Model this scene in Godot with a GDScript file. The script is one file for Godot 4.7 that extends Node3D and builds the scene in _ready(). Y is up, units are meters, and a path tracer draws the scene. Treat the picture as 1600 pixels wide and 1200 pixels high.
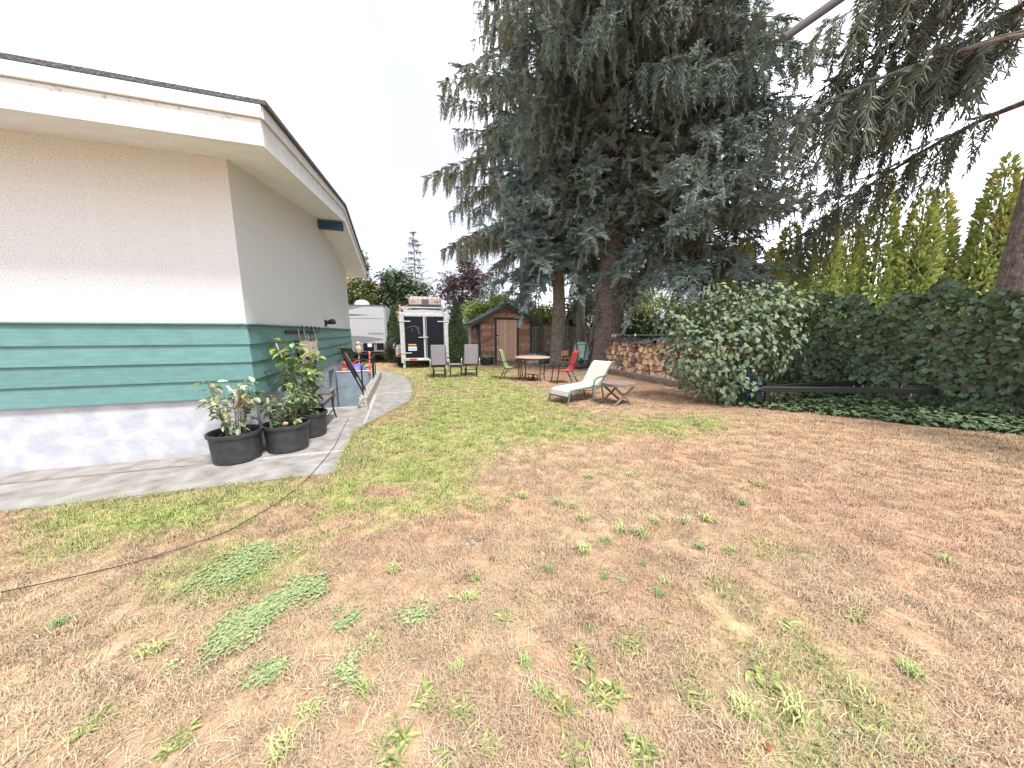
extends Node3D
# A back garden on a bright hazy day. Metres, y up. The camera stands at the origin, 1.6 m above the lawn, and looks along -Z.

const FOC := 520.0          # focal length of the photograph in its own pixels
const EYE := 1.6
var pitch := atan(81.5 / FOC)
var rng := RandomNumberGenerator.new()
var M := {}
var HX := Transform3D(Basis(Vector3.UP, deg_to_rad(18.1)), Vector3(-3.426, 0, -4.358))   # the house's corner; its own -Z runs along the gable wall
var taken := {}
var fnoise := FastNoiseLite.new()

# ---------------------------------------------------------------- helpers
func ray(px: float, py: float) -> Vector3:
	return Vector3((px - 800.0) / FOC, -(py - 600.0) / FOC, -1.0).rotated(Vector3.RIGHT, -pitch)

func gp(px: float, py: float, h := 0.0) -> Vector3:      # the ground point that a photo pixel shows
	var r := ray(px, py)
	return Vector3(0, EYE, 0) + r * ((h - EYE) / r.y)

func hp(s: float, t: float, h: float) -> Vector3:          # along the gable wall, out from it, up
	return HX * Vector3(t, h, -s)

func lin(r: float, g: float, b: float) -> Color:
	return Color(r, g, b).linear_to_srgb()

func rf(a: float, b: float) -> float:
	return rng.randf_range(a, b)

class MB:
	var v := PackedVector3Array()
	var n := PackedVector3Array()
	var uv := PackedVector2Array()
	var uv2 := PackedVector2Array()
	func tri(a: Vector3, b: Vector3, c: Vector3) -> void:
		var m := (b - a).cross(c - a).normalized()
		trin(a, b, c, m, m, m)
	func trin(a: Vector3, b: Vector3, c: Vector3, na: Vector3, nb: Vector3, nc: Vector3) -> void:
		v.append(a); v.append(c); v.append(b)
		n.append(na); n.append(nc); n.append(nb)
	func quad(a: Vector3, b: Vector3, c: Vector3, d: Vector3) -> void:
		tri(a, b, c)
		tri(a, c, d)
	func hexa(p: Array) -> void:      # 0..3 the bottom ring counter-clockwise seen from above, 4..7 the top ring
		quad(p[3], p[2], p[1], p[0])
		quad(p[4], p[5], p[6], p[7])
		for i in 4:
			var j := (i + 1) % 4
			quad(p[i], p[j], p[j + 4], p[i + 4])
	func box(t: Transform3D, s: Vector3) -> void:
		var h := s * 0.5
		var p := []
		for y in [-1, 1]:
			for q in [[-1, 1], [1, 1], [1, -1], [-1, -1]]:
				p.append(t * Vector3(q[0] * h.x, y * h.y, q[1] * h.z))
		hexa(p)
	func bx(c: Vector3, s: Vector3) -> void:
		box(Transform3D(Basis(), c), s)
	func cbox(t: Transform3D, s: Vector3, b: float) -> void:   # a box with chamfered edges
		var h := s * 0.5
		b = minf(b, minf(h.x, minf(h.y, h.z)) * 0.9)
		var ax := [Vector3.RIGHT, Vector3.UP, Vector3.BACK]
		for i in 3:
			var j := (i + 1) % 3
			var k := (i + 2) % 3
			for sg in [-1.0, 1.0]:
				var o: Vector3 = ax[i] * h[i] * sg
				var u: Vector3 = ax[j] * (h[j] - b)
				var w: Vector3 = ax[k] * (h[k] - b) * sg
				quad(t * (o - u - w), t * (o + u - w), t * (o + u + w), t * (o - u + w))
			for sj in [-1.0, 1.0]:
				for sk in [-1.0, 1.0]:
					var e: Vector3 = ax[i] * (h[i] - b)
					var p1: Vector3 = ax[j] * h[j] * sj + ax[k] * (h[k] - b) * sk
					var p2: Vector3 = ax[j] * (h[j] - b) * sj + ax[k] * h[k] * sk
					qout(t, p1 - e, p1 + e, p2 + e, p2 - e)
		for sx in [-1.0, 1.0]:
			for sy in [-1.0, 1.0]:
				for sz in [-1.0, 1.0]:
					var a := Vector3(sx * h.x, sy * (h.y - b), sz * (h.z - b))
					var c := Vector3(sx * (h.x - b), sy * h.y, sz * (h.z - b))
					var d := Vector3(sx * (h.x - b), sy * (h.y - b), sz * h.z)
					if sx * sy * sz > 0:
						tri(t * a, t * c, t * d)
					else:
						tri(t * a, t * d, t * c)
	func qout(t: Transform3D, a: Vector3, b: Vector3, c: Vector3, d: Vector3) -> void:   # a quad that faces away from the origin of t
		if (b - a).cross(c - a).dot(a + c) > 0:
			quad(t * a, t * b, t * c, t * d)
		else:
			quad(t * d, t * c, t * b, t * a)
	func beam(a: Vector3, b: Vector3, w: float, h: float, up := Vector3.UP, bev := 0.0) -> void:
		var z := (b - a).normalized()
		if absf(z.dot(up)) > 0.98:
			up = Vector3.RIGHT
		var x := up.cross(z).normalized()
		var y := z.cross(x)
		var t := Transform3D(Basis(x, y, z), (a + b) * 0.5)
		if bev > 0:
			cbox(t, Vector3(w, h, a.distance_to(b)), bev)
		else:
			box(t, Vector3(w, h, a.distance_to(b)))
	func tube(p: PackedVector3Array, r: PackedFloat32Array, k: int, caps := true) -> void:
		var m := p.size()
		var side := Vector3.ZERO
		var rings := []
		var nor := []
		for i in m:
			var d := (p[mini(i + 1, m - 1)] - p[maxi(i - 1, 0)]).normalized()
			if side == Vector3.ZERO:
				side = d.cross(Vector3.UP if absf(d.y) < 0.9 else Vector3.RIGHT).normalized()
			side = (side - d * side.dot(d)).normalized()
			var other := d.cross(side)
			var ring := PackedVector3Array()
			var nr := PackedVector3Array()
			for j in k:
				var a := TAU * j / k
				var q := side * cos(a) + other * sin(a)
				ring.append(p[i] + q * r[mini(i, r.size() - 1)])
				nr.append(q)
			rings.append(ring)
			nor.append(nr)
		for i in m - 1:
			for j in k:
				var l := (j + 1) % k
				trin(rings[i][j], rings[i][l], rings[i + 1][l], nor[i][j], nor[i][l], nor[i + 1][l])
				trin(rings[i][j], rings[i + 1][l], rings[i + 1][j], nor[i][j], nor[i + 1][l], nor[i + 1][j])
		if caps:
			for j in range(1, k - 1):
				tri(rings[0][0], rings[0][j + 1], rings[0][j])
				tri(rings[m - 1][0], rings[m - 1][j], rings[m - 1][j + 1])
	func bar(a: Vector3, b: Vector3, r: float, k := 8) -> void:
		tube(PackedVector3Array([a, b]), PackedFloat32Array([r]), k)
	func lathe(pr: Array, k: int, t := Transform3D()) -> void:   # pr: Vector2(radius, height) from bottom to top along the outside
		var m := pr.size()
		for i in m - 1:
			var a: Vector2 = pr[i]
			var b: Vector2 = pr[i + 1]
			var e := b - a
			var f := Vector2(e.y, -e.x).normalized()
			for j in k:
				var a0 := TAU * j / k
				var a1 := TAU * (j + 1) / k
				var d0 := Vector3(cos(a0), 0, -sin(a0))
				var d1 := Vector3(cos(a1), 0, -sin(a1))
				var n0 := (t.basis * (d0 * f.x + Vector3.UP * f.y)).normalized()
				var n1 := (t.basis * (d1 * f.x + Vector3.UP * f.y)).normalized()
				var p0 := t * (d0 * a.x + Vector3.UP * a.y)
				var p1 := t * (d1 * a.x + Vector3.UP * a.y)
				var p2 := t * (d1 * b.x + Vector3.UP * b.y)
				var p3 := t * (d0 * b.x + Vector3.UP * b.y)
				if a.x > 0.0001:
					trin(p0, p1, p2, n0, n1, n1)
				if b.x > 0.0001:
					trin(p0, p2, p3, n0, n1, n0)
	func prism(poly: PackedVector2Array, t: Transform3D, d: float) -> void:   # a polygon in the XY plane of t, extruded from z = 0 to z = d
		if Geometry2D.is_polygon_clockwise(poly):
			poly = poly.duplicate()
			poly.reverse()
		var idx := Geometry2D.triangulate_polygon(poly)
		for i in range(0, idx.size(), 3):
			var a := poly[idx[i]]
			var b := poly[idx[i + 1]]
			var c := poly[idx[i + 2]]
			if (b - a).cross(c - a) < 0:
				var q := b
				b = c
				c = q
			tri(t * Vector3(a.x, a.y, d), t * Vector3(b.x, b.y, d), t * Vector3(c.x, c.y, d))
			tri(t * Vector3(a.x, a.y, 0), t * Vector3(c.x, c.y, 0), t * Vector3(b.x, b.y, 0))
		for i in poly.size():
			var a := poly[i]
			var b := poly[(i + 1) % poly.size()]
			quad(t * Vector3(a.x, a.y, 0), t * Vector3(b.x, b.y, 0), t * Vector3(b.x, b.y, d), t * Vector3(a.x, a.y, d))
	func spike(a: Vector3, b: Vector3, r: float, k := 3) -> void:
		var d := (b - a).normalized()
		var s := d.cross(Vector3.UP if absf(d.y) < 0.9 else Vector3.RIGHT).normalized() * r
		var o := d.cross(s)
		var m := a.lerp(b, 0.3)
		for j in k:
			var a0 := TAU * j / k
			var a1 := TAU * (j + 1) / k
			var p := m + s * cos(a0) + o * sin(a0)
			var q := m + s * cos(a1) + o * sin(a1)
			tri(p, q, b)
			tri(q, p, a)
	func grid(f: Callable, nu: int, nv: int) -> void:      # a smooth sheet: f(u, v) for u and v in 0..1
		var p := []
		for i in nu + 1:
			var row := PackedVector3Array()
			for j in nv + 1:
				row.append(f.call(float(i) / nu, float(j) / nv))
			p.append(row)
		var nn := []
		for i in nu + 1:
			var row := PackedVector3Array()
			for j in nv + 1:
				var du: Vector3 = p[mini(i + 1, nu)][j] - p[maxi(i - 1, 0)][j]
				var dv: Vector3 = p[i][mini(j + 1, nv)] - p[i][maxi(j - 1, 0)]
				row.append(du.cross(dv).normalized())
			nn.append(row)
		for i in nu:
			for j in nv:
				trin(p[i][j], p[i + 1][j], p[i + 1][j + 1], nn[i][j], nn[i + 1][j], nn[i + 1][j + 1])
				trin(p[i][j], p[i + 1][j + 1], p[i][j + 1], nn[i][j], nn[i + 1][j + 1], nn[i][j + 1])
	func mesh() -> ArrayMesh:
		var a := []
		a.resize(Mesh.ARRAY_MAX)
		a[Mesh.ARRAY_VERTEX] = v
		a[Mesh.ARRAY_NORMAL] = n
		if uv.size() == v.size():
			a[Mesh.ARRAY_TEX_UV] = uv
		if uv2.size() == v.size():
			a[Mesh.ARRAY_TEX_UV2] = uv2
		var m := ArrayMesh.new()
		m.add_surface_from_arrays(Mesh.PRIMITIVE_TRIANGLES, a)
		return m

func node_mesh(called: String, mesh: Mesh, mat: Material, parent: Node, t := Transform3D()) -> MeshInstance3D:
	var o := MeshInstance3D.new()
	o.name = numbered(called) if parent == self else called
	o.mesh = mesh
	o.material_override = mat
	o.transform = t
	parent.add_child(o, true)
	return o

func put(called: String, b: MB, mat: Material, parent: Node, t := Transform3D()) -> MeshInstance3D:
	return node_mesh(called, b.mesh(), mat, parent, t)

func numbered(called: String) -> String:
	var k: int = taken.get(called, -1) + 1
	taken[called] = k
	return called if k == 0 else "%s_%03d" % [called, k]

func tag(o: Node, label: String, category: String, group := "", kind := "") -> Node:
	if label: o.set_meta("label", label)
	if category: o.set_meta("category", category)
	if group: o.set_meta("group", group)
	if kind: o.set_meta("kind", kind)
	return o

func thing(called: String, label: String, category: String, at: Vector3, turn := 0.0, group := "") -> Node3D:
	var o := Node3D.new()
	o.name = numbered(called)
	o.transform = Transform3D(Basis(Vector3.UP, turn), at)
	add_child(o)
	tag(o, label, category, group)
	return o

func thing_x(called: String, label: String, category: String, t: Transform3D, group := "") -> Node3D:
	var o := thing(called, label, category, Vector3.ZERO, 0.0, group)
	o.transform = t
	return o

func copy(o: Node3D, called: String, label: String, at: Vector3, turn: float) -> Node3D:
	var c: Node3D = o.duplicate()
	c.name = numbered(called)
	add_child(c)
	c.transform = Transform3D(Basis(Vector3.UP, turn), at)
	c.set_meta("label", label)
	return c

func struct(called: String, b: MB, mat: Material) -> MeshInstance3D:
	var o := put(called, b, mat, self)
	o.set_meta("kind", "structure")
	return o

func multi(called: String, mesh: Mesh, mat: Material, xf: Array, tint: PackedColorArray, parent: Node) -> MultiMeshInstance3D:
	var m := MultiMesh.new()
	m.transform_format = MultiMesh.TRANSFORM_3D
	m.use_colors = tint.size() > 0
	m.mesh = mesh
	m.instance_count = xf.size()
	for i in xf.size():
		m.set_instance_transform(i, xf[i])
	if tint.size() > 0:
		for i in xf.size():
			m.set_instance_color(i, tint[i])
	var o := MultiMeshInstance3D.new()
	o.name = numbered(called) if parent == self else called
	o.multimesh = m
	o.material_override = mat
	parent.add_child(o, true)
	o.set_meta("kind", "stuff")
	return o

func frame_x(dir: Vector3, up: Vector3, at: Vector3, size: Vector3) -> Transform3D:   # local X runs along dir
	var x := dir.normalized()
	var z := x.cross(up)
	if z.length() < 0.01:
		z = x.cross(Vector3(0.3, 0.2, 0.9))
	z = z.normalized()
	var y := z.cross(x)
	return Transform3D(Basis(x * size.x, y * size.y, z * size.z), at)

# ---------------------------------------------------------------- materials
func noise_of(f: float, oct: int, sd: int, kind := FastNoiseLite.TYPE_SIMPLEX_SMOOTH) -> FastNoiseLite:
	var n := FastNoiseLite.new()
	n.noise_type = kind
	n.frequency = f
	n.fractal_octaves = oct
	n.seed = sd
	return n

func ntex(stops: Array, f: float, oct: int, sd: int, size := 512) -> NoiseTexture2D:
	var g := Gradient.new()
	var off := PackedFloat32Array()
	var cs := PackedColorArray()
	for s in stops:
		off.append(s[0])
		cs.append(s[1])
	g.offsets = off
	g.colors = cs
	var t := NoiseTexture2D.new()
	t.width = size
	t.height = size
	t.seamless = true
	t.noise = noise_of(f, oct, sd)
	t.color_ramp = g
	return t

func itex(size: int, f: Callable) -> ImageTexture:
	var im := Image.create_empty(size, size, false, Image.FORMAT_RGB8)
	for y in size:
		for x in size:
			im.set_pixel(x, y, f.call(x, y))
	return ImageTexture.create_from_image(im)

func grain(c0: Color, c1: Color, vertical: bool, sd: int) -> ImageTexture:   # wood fibres, along u or along v
	var n := noise_of(1.0, 3, sd)
	var k := noise_of(1.0, 2, sd + 9)
	return itex(256, func(x: int, y: int) -> Color:
		var a := float(y if vertical else x)
		var b := float(x if vertical else y)
		var w := n.get_noise_2d(a * 0.012, b * 0.16) * 0.75 + k.get_noise_2d(a * 0.02, b * 0.02) * 0.5
		return c0.lerp(c1, clampf(0.5 + w * 0.9, 0.0, 1.0)))

func plain(c: Color, rough := 0.7, metal := 0.0) -> StandardMaterial3D:
	var m := StandardMaterial3D.new()
	m.albedo_color = c
	m.roughness = rough
	m.metallic = metal
	return m

func tex_mat(t: Texture2D, scale: float, rough := 0.85, world := false) -> StandardMaterial3D:
	var m := StandardMaterial3D.new()
	m.albedo_texture = t
	m.roughness = rough
	m.uv1_triplanar = true
	m.uv1_world_triplanar = world
	m.uv1_scale = Vector3.ONE * scale
	return m

func two_tone(a: Color, b: Color, scale: float, rough := 0.85, sd := 1, f := 0.02, oct := 5) -> StandardMaterial3D:
	return tex_mat(ntex([[0.25, a], [0.75, b]], f, oct, sd, 256), scale, rough)

func bump(m: StandardMaterial3D, t: Texture2D, cm: float) -> StandardMaterial3D:
	m.heightmap_enabled = true
	m.heightmap_texture = t
	m.heightmap_scale = cm
	return m

func leafy(back := 0.25) -> StandardMaterial3D:
	var m := StandardMaterial3D.new()
	m.albedo_color = Color.WHITE
	m.vertex_color_use_as_albedo = true
	m.roughness = 0.65
	m.cull_mode = BaseMaterial3D.CULL_DISABLED
	if back > 0:
		m.backlight_enabled = true
		m.backlight = Color(back, back, back * 0.6)
	return m

func leaf_plain(r: float, g: float, b: float, rough := 0.5) -> StandardMaterial3D:
	var m := two_tone(lin(r * 0.75, g * 0.8, b * 0.75), lin(r * 1.25, g * 1.2, b * 1.2), 3.0, rough, int(r * 1000) + int(g * 777), 0.03, 3)
	m.cull_mode = BaseMaterial3D.CULL_DISABLED
	m.backlight_enabled = true
	m.backlight = lin(0.25, 0.3, 0.1)
	return m

func make_materials() -> void:
	var fine := ntex([[0.3, Color.BLACK], [0.7, Color.WHITE]], 0.06, 3, 5)
	var rough_n := ntex([[0.2, Color.BLACK], [0.8, Color.WHITE]], 0.02, 6, 6)
	var speck := ntex([[0.0, lin(0.242, 0.243, 0.239)], [0.27, lin(0.485, 0.491, 0.495)], [0.38, lin(0.629, 0.644, 0.655)], [1.0, lin(0.702, 0.722, 0.734)]], 0.12, 2, 7)
	M.stucco = bump(tex_mat(speck, 1.1, 0.95), fine, 0.22)
	M.found = bump(two_tone(lin(0.386, 0.400, 0.439), lin(0.494, 0.500, 0.527), 0.6, 0.85, 8), rough_n, 0.3)
	M.siding = []
	for k in 3:
		var d := 0.94 + 0.06 * k
		M.siding.append(bump(tex_mat(grain(lin(0.090 * d, 0.198 * d, 0.189 * d), lin(0.120 * d, 0.251 * d, 0.239 * d), false, 11 + k), 0.8, 0.6), fine, 0.08))
	M.white = two_tone(lin(0.580, 0.588, 0.596), lin(0.654, 0.659, 0.662), 0.7, 0.55, 12)
	M.soffit = two_tone(lin(0.674, 0.682, 0.697), lin(0.745, 0.754, 0.773), 0.6, 0.75, 13)
	M.oldwhite = tex_mat(ntex([[0.0, lin(0.348, 0.315, 0.273)], [0.22, lin(0.513, 0.513, 0.497)], [0.3, lin(0.613, 0.629, 0.629)], [1.0, lin(0.646, 0.654, 0.654)]], 0.025, 5, 14), 0.8, 0.6)
	M.shingle = bump(two_tone(lin(0.06, 0.058, 0.062), lin(0.14, 0.135, 0.14), 1.5, 0.95, 15, 0.08), fine, 0.4)
	M.bluepaint = two_tone(lin(0.018, 0.06, 0.125), lin(0.03, 0.085, 0.165), 1.0, 0.6, 16)
	M.concrete = bump(tex_mat(ntex([[0.12, lin(0.17, 0.155, 0.135)], [0.34, lin(0.225, 0.208, 0.188)], [0.6, lin(0.265, 0.25, 0.23)], [0.9, lin(0.32, 0.305, 0.287)]], 0.011, 8, 17, 1024), 0.28, 0.95), fine, 0.04)
	M.concrete2 = bump(tex_mat(ntex([[0.12, lin(0.18, 0.162, 0.145)], [0.5, lin(0.25, 0.23, 0.212)], [0.9, lin(0.305, 0.287, 0.268)]], 0.013, 8, 18, 1024), 0.3, 0.95), fine, 0.04)
	M.paleconcrete = bump(two_tone(lin(0.302, 0.292, 0.282), lin(0.423, 0.417, 0.403), 1.2, 0.95, 19, 0.03), fine, 0.2)
	M.mossy = bump(tex_mat(ntex([[0.15, lin(0.09, 0.085, 0.055)], [0.4, lin(0.24, 0.225, 0.17)], [0.6, lin(0.40, 0.385, 0.34)], [0.85, lin(0.55, 0.54, 0.52)]], 0.03, 6, 20), 0.9, 0.95), rough_n, 0.8)
	M.panelblue = two_tone(lin(0.230, 0.281, 0.323), lin(0.281, 0.336, 0.378), 0.7, 0.6, 21, 0.015)
	M.doorgrey = two_tone(lin(0.42, 0.41, 0.385), lin(0.5, 0.49, 0.46), 0.6, 0.7, 22)
	M.black = plain(lin(0.014, 0.014, 0.015), 0.45)
	M.blackmetal = plain(lin(0.02, 0.02, 0.022), 0.4, 0.2)
	M.brownmetal = two_tone(lin(0.030, 0.024, 0.020), lin(0.055, 0.045, 0.038), 2.0, 0.45, 23)
	M.pot = bump(two_tone(lin(0.022, 0.023, 0.025), lin(0.042, 0.043, 0.046), 1.4, 0.5, 24), fine, 0.05)
	M.soil = bump(two_tone(lin(0.035, 0.025, 0.018), lin(0.10, 0.075, 0.055), 3.0, 1.0, 25, 0.05), rough_n, 1.5)
	M.darksoil = bump(two_tone(lin(0.06, 0.04, 0.03), lin(0.17, 0.115, 0.085), 1.5, 1.0, 26, 0.05), rough_n, 1.5)
	M.stake = tex_mat(grain(lin(0.378, 0.279, 0.198), lin(0.594, 0.477, 0.369), true, 27), 4.0, 0.8)
	M.greystake = tex_mat(grain(lin(0.36, 0.32, 0.28), lin(0.62, 0.57, 0.51), true, 28), 4.0, 0.85)
	M.cane = two_tone(lin(0.10, 0.085, 0.04), lin(0.20, 0.15, 0.08), 4.0, 0.7, 29)
	M.cloth = bump(two_tone(lin(0.450, 0.360, 0.279), lin(0.594, 0.504, 0.414), 2.0, 0.95, 30, 0.04), fine, 0.2)
	M.cedarboard = []
	for k in 5:
		var d: float = [0.66, 0.9, 1.1, 1.3, 0.8][k]
		M.cedarboard.append(bump(tex_mat(grain(lin(0.260 * d, 0.137 * d, 0.088 * d), lin(0.598 * d, 0.345 * d, 0.227 * d), false, 31 + k), 0.9, 0.85), rough_n, 0.3))
	M.doorwood = []
	for k in 3:
		var d: float = [0.92, 1.0, 1.1][k]
		M.doorwood.append(tex_mat(grain(lin(0.539 * d, 0.333 * d, 0.234 * d), lin(0.694 * d, 0.446 * d, 0.327 * d), true, 41 + k), 1.2, 0.75))
	M.trimgreen = two_tone(lin(0.014, 0.030, 0.030), lin(0.026, 0.050, 0.047), 1.0, 0.6, 45)
	M.fenceboard = []
	for k in 5:
		var d: float = [0.7, 0.85, 1.0, 1.15, 0.95][k]
		M.fenceboard.append(bump(tex_mat(grain(lin(0.156 * d, 0.137 * d, 0.111 * d), lin(0.390 * d, 0.345 * d, 0.286 * d), true, 51 + k), 1.0, 0.95), rough_n, 0.3))
	M.oldplank = bump(tex_mat(grain(lin(0.130, 0.107, 0.088), lin(0.338, 0.280, 0.234), false, 57), 1.0, 0.95), rough_n, 0.3)
	M.bark = bump(tex_mat(grain(lin(0.080, 0.061, 0.052), lin(0.312, 0.239, 0.200), true, 58), 0.9, 1.0), rough_n, 2.5)
	M.bark2 = bump(tex_mat(grain(lin(0.105, 0.087, 0.070), lin(0.378, 0.315, 0.259), true, 59), 1.2, 1.0), rough_n, 2.0)
	M.logend = []
	for k in 6:
		var d: float = [0.7, 1.0, 1.15, 1.25, 1.08, 1.28][k]
		var e: float = [0.9, 1.0, 1.0, 1.05, 1.1, 1.0][k]
		M.logend.append(tex_mat(ntex([[0.15, lin(0.336 * d, 0.196 * d * e, 0.118 * d)], [0.5, lin(0.605 * d, 0.409 * d * e, 0.269 * d)], [0.85, lin(0.717 * d, 0.526 * d * e, 0.370 * d)]], 0.02, 5, 61 + k, 128), 2.2, 0.9))
	M.tarpdark = two_tone(lin(0.045, 0.042, 0.040), lin(0.12, 0.11, 0.105), 1.5, 0.55, 70)
	M.tarpblue = two_tone(lin(0.02, 0.09, 0.10), lin(0.10, 0.22, 0.24), 2.0, 0.5, 71)
	M.tarpgrey = two_tone(lin(0.30, 0.32, 0.33), lin(0.48, 0.50, 0.51), 2.0, 0.6, 72)
	M.slinggrey = bump(two_tone(lin(0.144, 0.133, 0.137), lin(0.194, 0.180, 0.184), 3.0, 0.9, 73), fine, 0.1)
	M.slinggreen = bump(two_tone(lin(0.204, 0.245, 0.089), lin(0.258, 0.299, 0.122), 3.0, 0.85, 74), fine, 0.1)
	M.slingolive = two_tone(lin(0.14, 0.17, 0.07), lin(0.21, 0.25, 0.11), 3.0, 0.9, 75)
	M.slingred = bump(two_tone(lin(0.398, 0.037, 0.032), lin(0.477, 0.061, 0.051), 3.0, 0.85, 76), fine, 0.1)
	M.slingwhite = bump(two_tone(lin(0.404, 0.381, 0.331), lin(0.487, 0.459, 0.400), 2.0, 0.9, 77), fine, 0.1)
	M.framegreen = two_tone(lin(0.072, 0.119, 0.106), lin(0.111, 0.170, 0.153), 3.0, 0.5, 78)
	M.tabletop = two_tone(lin(0.318, 0.196, 0.130), lin(0.477, 0.339, 0.252), 3.5, 0.6, 79, 0.05)
	M.stoolwood = tex_mat(grain(lin(0.13, 0.095, 0.075), lin(0.27, 0.21, 0.175), false, 80), 2.0, 0.85)
	M.trailerwhite = tex_mat(ntex([[0.1, lin(0.404, 0.411, 0.396)], [0.5, lin(0.479, 0.486, 0.479)], [1.0, lin(0.524, 0.531, 0.531)]], 0.012, 4, 81), 0.8, 0.4)
	M.trailerblack = plain(lin(0.010, 0.012, 0.018), 0.35)
	M.trailerblack.metallic_specular = 0.28
	M.chrome = plain(lin(0.55, 0.56, 0.57), 0.35, 0.8)
	M.rvwhite = plain(lin(0.425, 0.430, 0.445), 0.35)
	M.rvgrey = plain(lin(0.20, 0.205, 0.225), 0.4)
	M.rvdark = plain(lin(0.085, 0.09, 0.11), 0.4)
	M.rvside = plain(lin(0.28, 0.31, 0.34), 0.4)
	M.rubber = plain(lin(0.018, 0.018, 0.018), 0.9)
	M.redlamp = plain(lin(0.50, 0.03, 0.025), 0.3)
	M.redpaint = plain(lin(0.558, 0.050, 0.041), 0.4)
	M.orangepaint = plain(lin(0.70, 0.22, 0.04), 0.45)
	M.purple = plain(lin(0.12, 0.10, 0.36), 0.5)
	M.pinkfender = two_tone(lin(0.527, 0.442, 0.399), lin(0.629, 0.561, 0.527), 1.5, 0.5, 82)
	M.cargobox = two_tone(lin(0.373, 0.300, 0.259), lin(0.502, 0.421, 0.381), 1.2, 0.5, 83, 0.04)
	M.barrowgreen = two_tone(lin(0.24, 0.36, 0.27), lin(0.36, 0.48, 0.38), 1.5, 0.5, 84, 0.03)
	M.bluebarrel = plain(lin(0.02, 0.07, 0.24), 0.4)
	M.peach = two_tone(lin(0.527, 0.306, 0.128), lin(0.629, 0.391, 0.187), 0.3, 0.9, 85)
	M.peachroof = two_tone(lin(0.340, 0.128, 0.051), lin(0.442, 0.178, 0.076), 0.6, 0.9, 86)
	M.yellowwood = tex_mat(grain(lin(0.50, 0.27, 0.06), lin(0.66, 0.38, 0.11), true, 87), 2.0, 0.7)
	M.plate = plain(lin(0.612, 0.646, 0.680), 0.5)
	M.stone = bump(two_tone(lin(0.36, 0.30, 0.27), lin(0.60, 0.52, 0.47), 3.0, 0.95, 88, 0.04), rough_n, 1.0)
	M.cone = two_tone(lin(0.05, 0.03, 0.022), lin(0.13, 0.08, 0.06), 10.0, 0.9, 89)
	M.leafmix = leafy(0.25)
	M.needle = leafy(0.0)
	M.needle.roughness = 0.75
	M.blade = leafy(0.3)

# ---------------------------------------------------------------- camera, sky, light
func make_camera() -> void:
	var c := Camera3D.new()
	c.name = "camera"
	c.fov = rad_to_deg(2.0 * atan(600.0 / FOC))
	c.near = 0.05
	c.far = 600.0
	c.position = Vector3(0, EYE, 0)
	c.rotation.x = -pitch
	c.current = true
	add_child(c)
	var sky := ProceduralSkyMaterial.new()
	sky.sky_top_color = Color(0.605, 0.628, 0.68)
	sky.sky_horizon_color = Color(0.622, 0.63, 0.665)
	sky.sky_curve = 0.35
	sky.ground_bottom_color = Color(0.5, 0.47, 0.42)
	sky.ground_horizon_color = Color(0.7, 0.7, 0.7)
	sky.sun_angle_max = 0.5
	sky.energy_multiplier = 0.43
	var cover := NoiseTexture2D.new()
	cover.width = 1024
	cover.height = 512
	cover.seamless = true
	cover.noise = noise_of(0.008, 4, 900)
	var g := Gradient.new()
	g.offsets = PackedFloat32Array([0.36, 0.70])
	g.colors = PackedColorArray([Color(0, 0, 0, 1), Color(0.83, 0.84, 0.865, 1)])
	cover.color_ramp = g
	sky.sky_cover = cover
	var e := Environment.new()
	e.background_mode = Environment.BG_SKY
	e.sky = Sky.new()
	e.sky.sky_material = sky
	e.tonemap_mode = Environment.TONE_MAPPER_LINEAR
	e.tonemap_exposure = 6.9
	e.sdfgi_enabled = true
	e.ssao_enabled = true
	e.ssil_enabled = true
	var w := WorldEnvironment.new()
	w.name = "world"
	w.environment = e
	add_child(w)
	var sun := DirectionalLight3D.new()
	sun.name = "sun"
	sun.light_energy = 0.29
	sun.light_color = Color(1.0, 0.985, 0.965)
	sun.light_angular_distance = 12.0
	sun.shadow_enabled = true
	sun.look_at_from_position(Vector3(3.4, 10.0, 4.4), Vector3.ZERO)
	add_child(sun)

# ---------------------------------------------------------------- the ground
const GX := 15.0     # the ground's colour map covers x -15..15 and z -26..4
var mask := PackedFloat32Array()
const MN := 200

func poly_of(px: Array) -> PackedVector2Array:
	var p := PackedVector2Array()
	for q in px:
		var g := gp(q[0], q[1])
		p.append(Vector2(g.x, g.z))
	return p

func edge_dist(p: Vector2, poly: PackedVector2Array) -> float:
	var d := 1e9
	for i in poly.size():
		d = minf(d, p.distance_to(Geometry2D.get_closest_point_to_segment(p, poly[i], poly[(i + 1) % poly.size()])))
	return d if Geometry2D.is_point_in_polygon(p, poly) else -d

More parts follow.
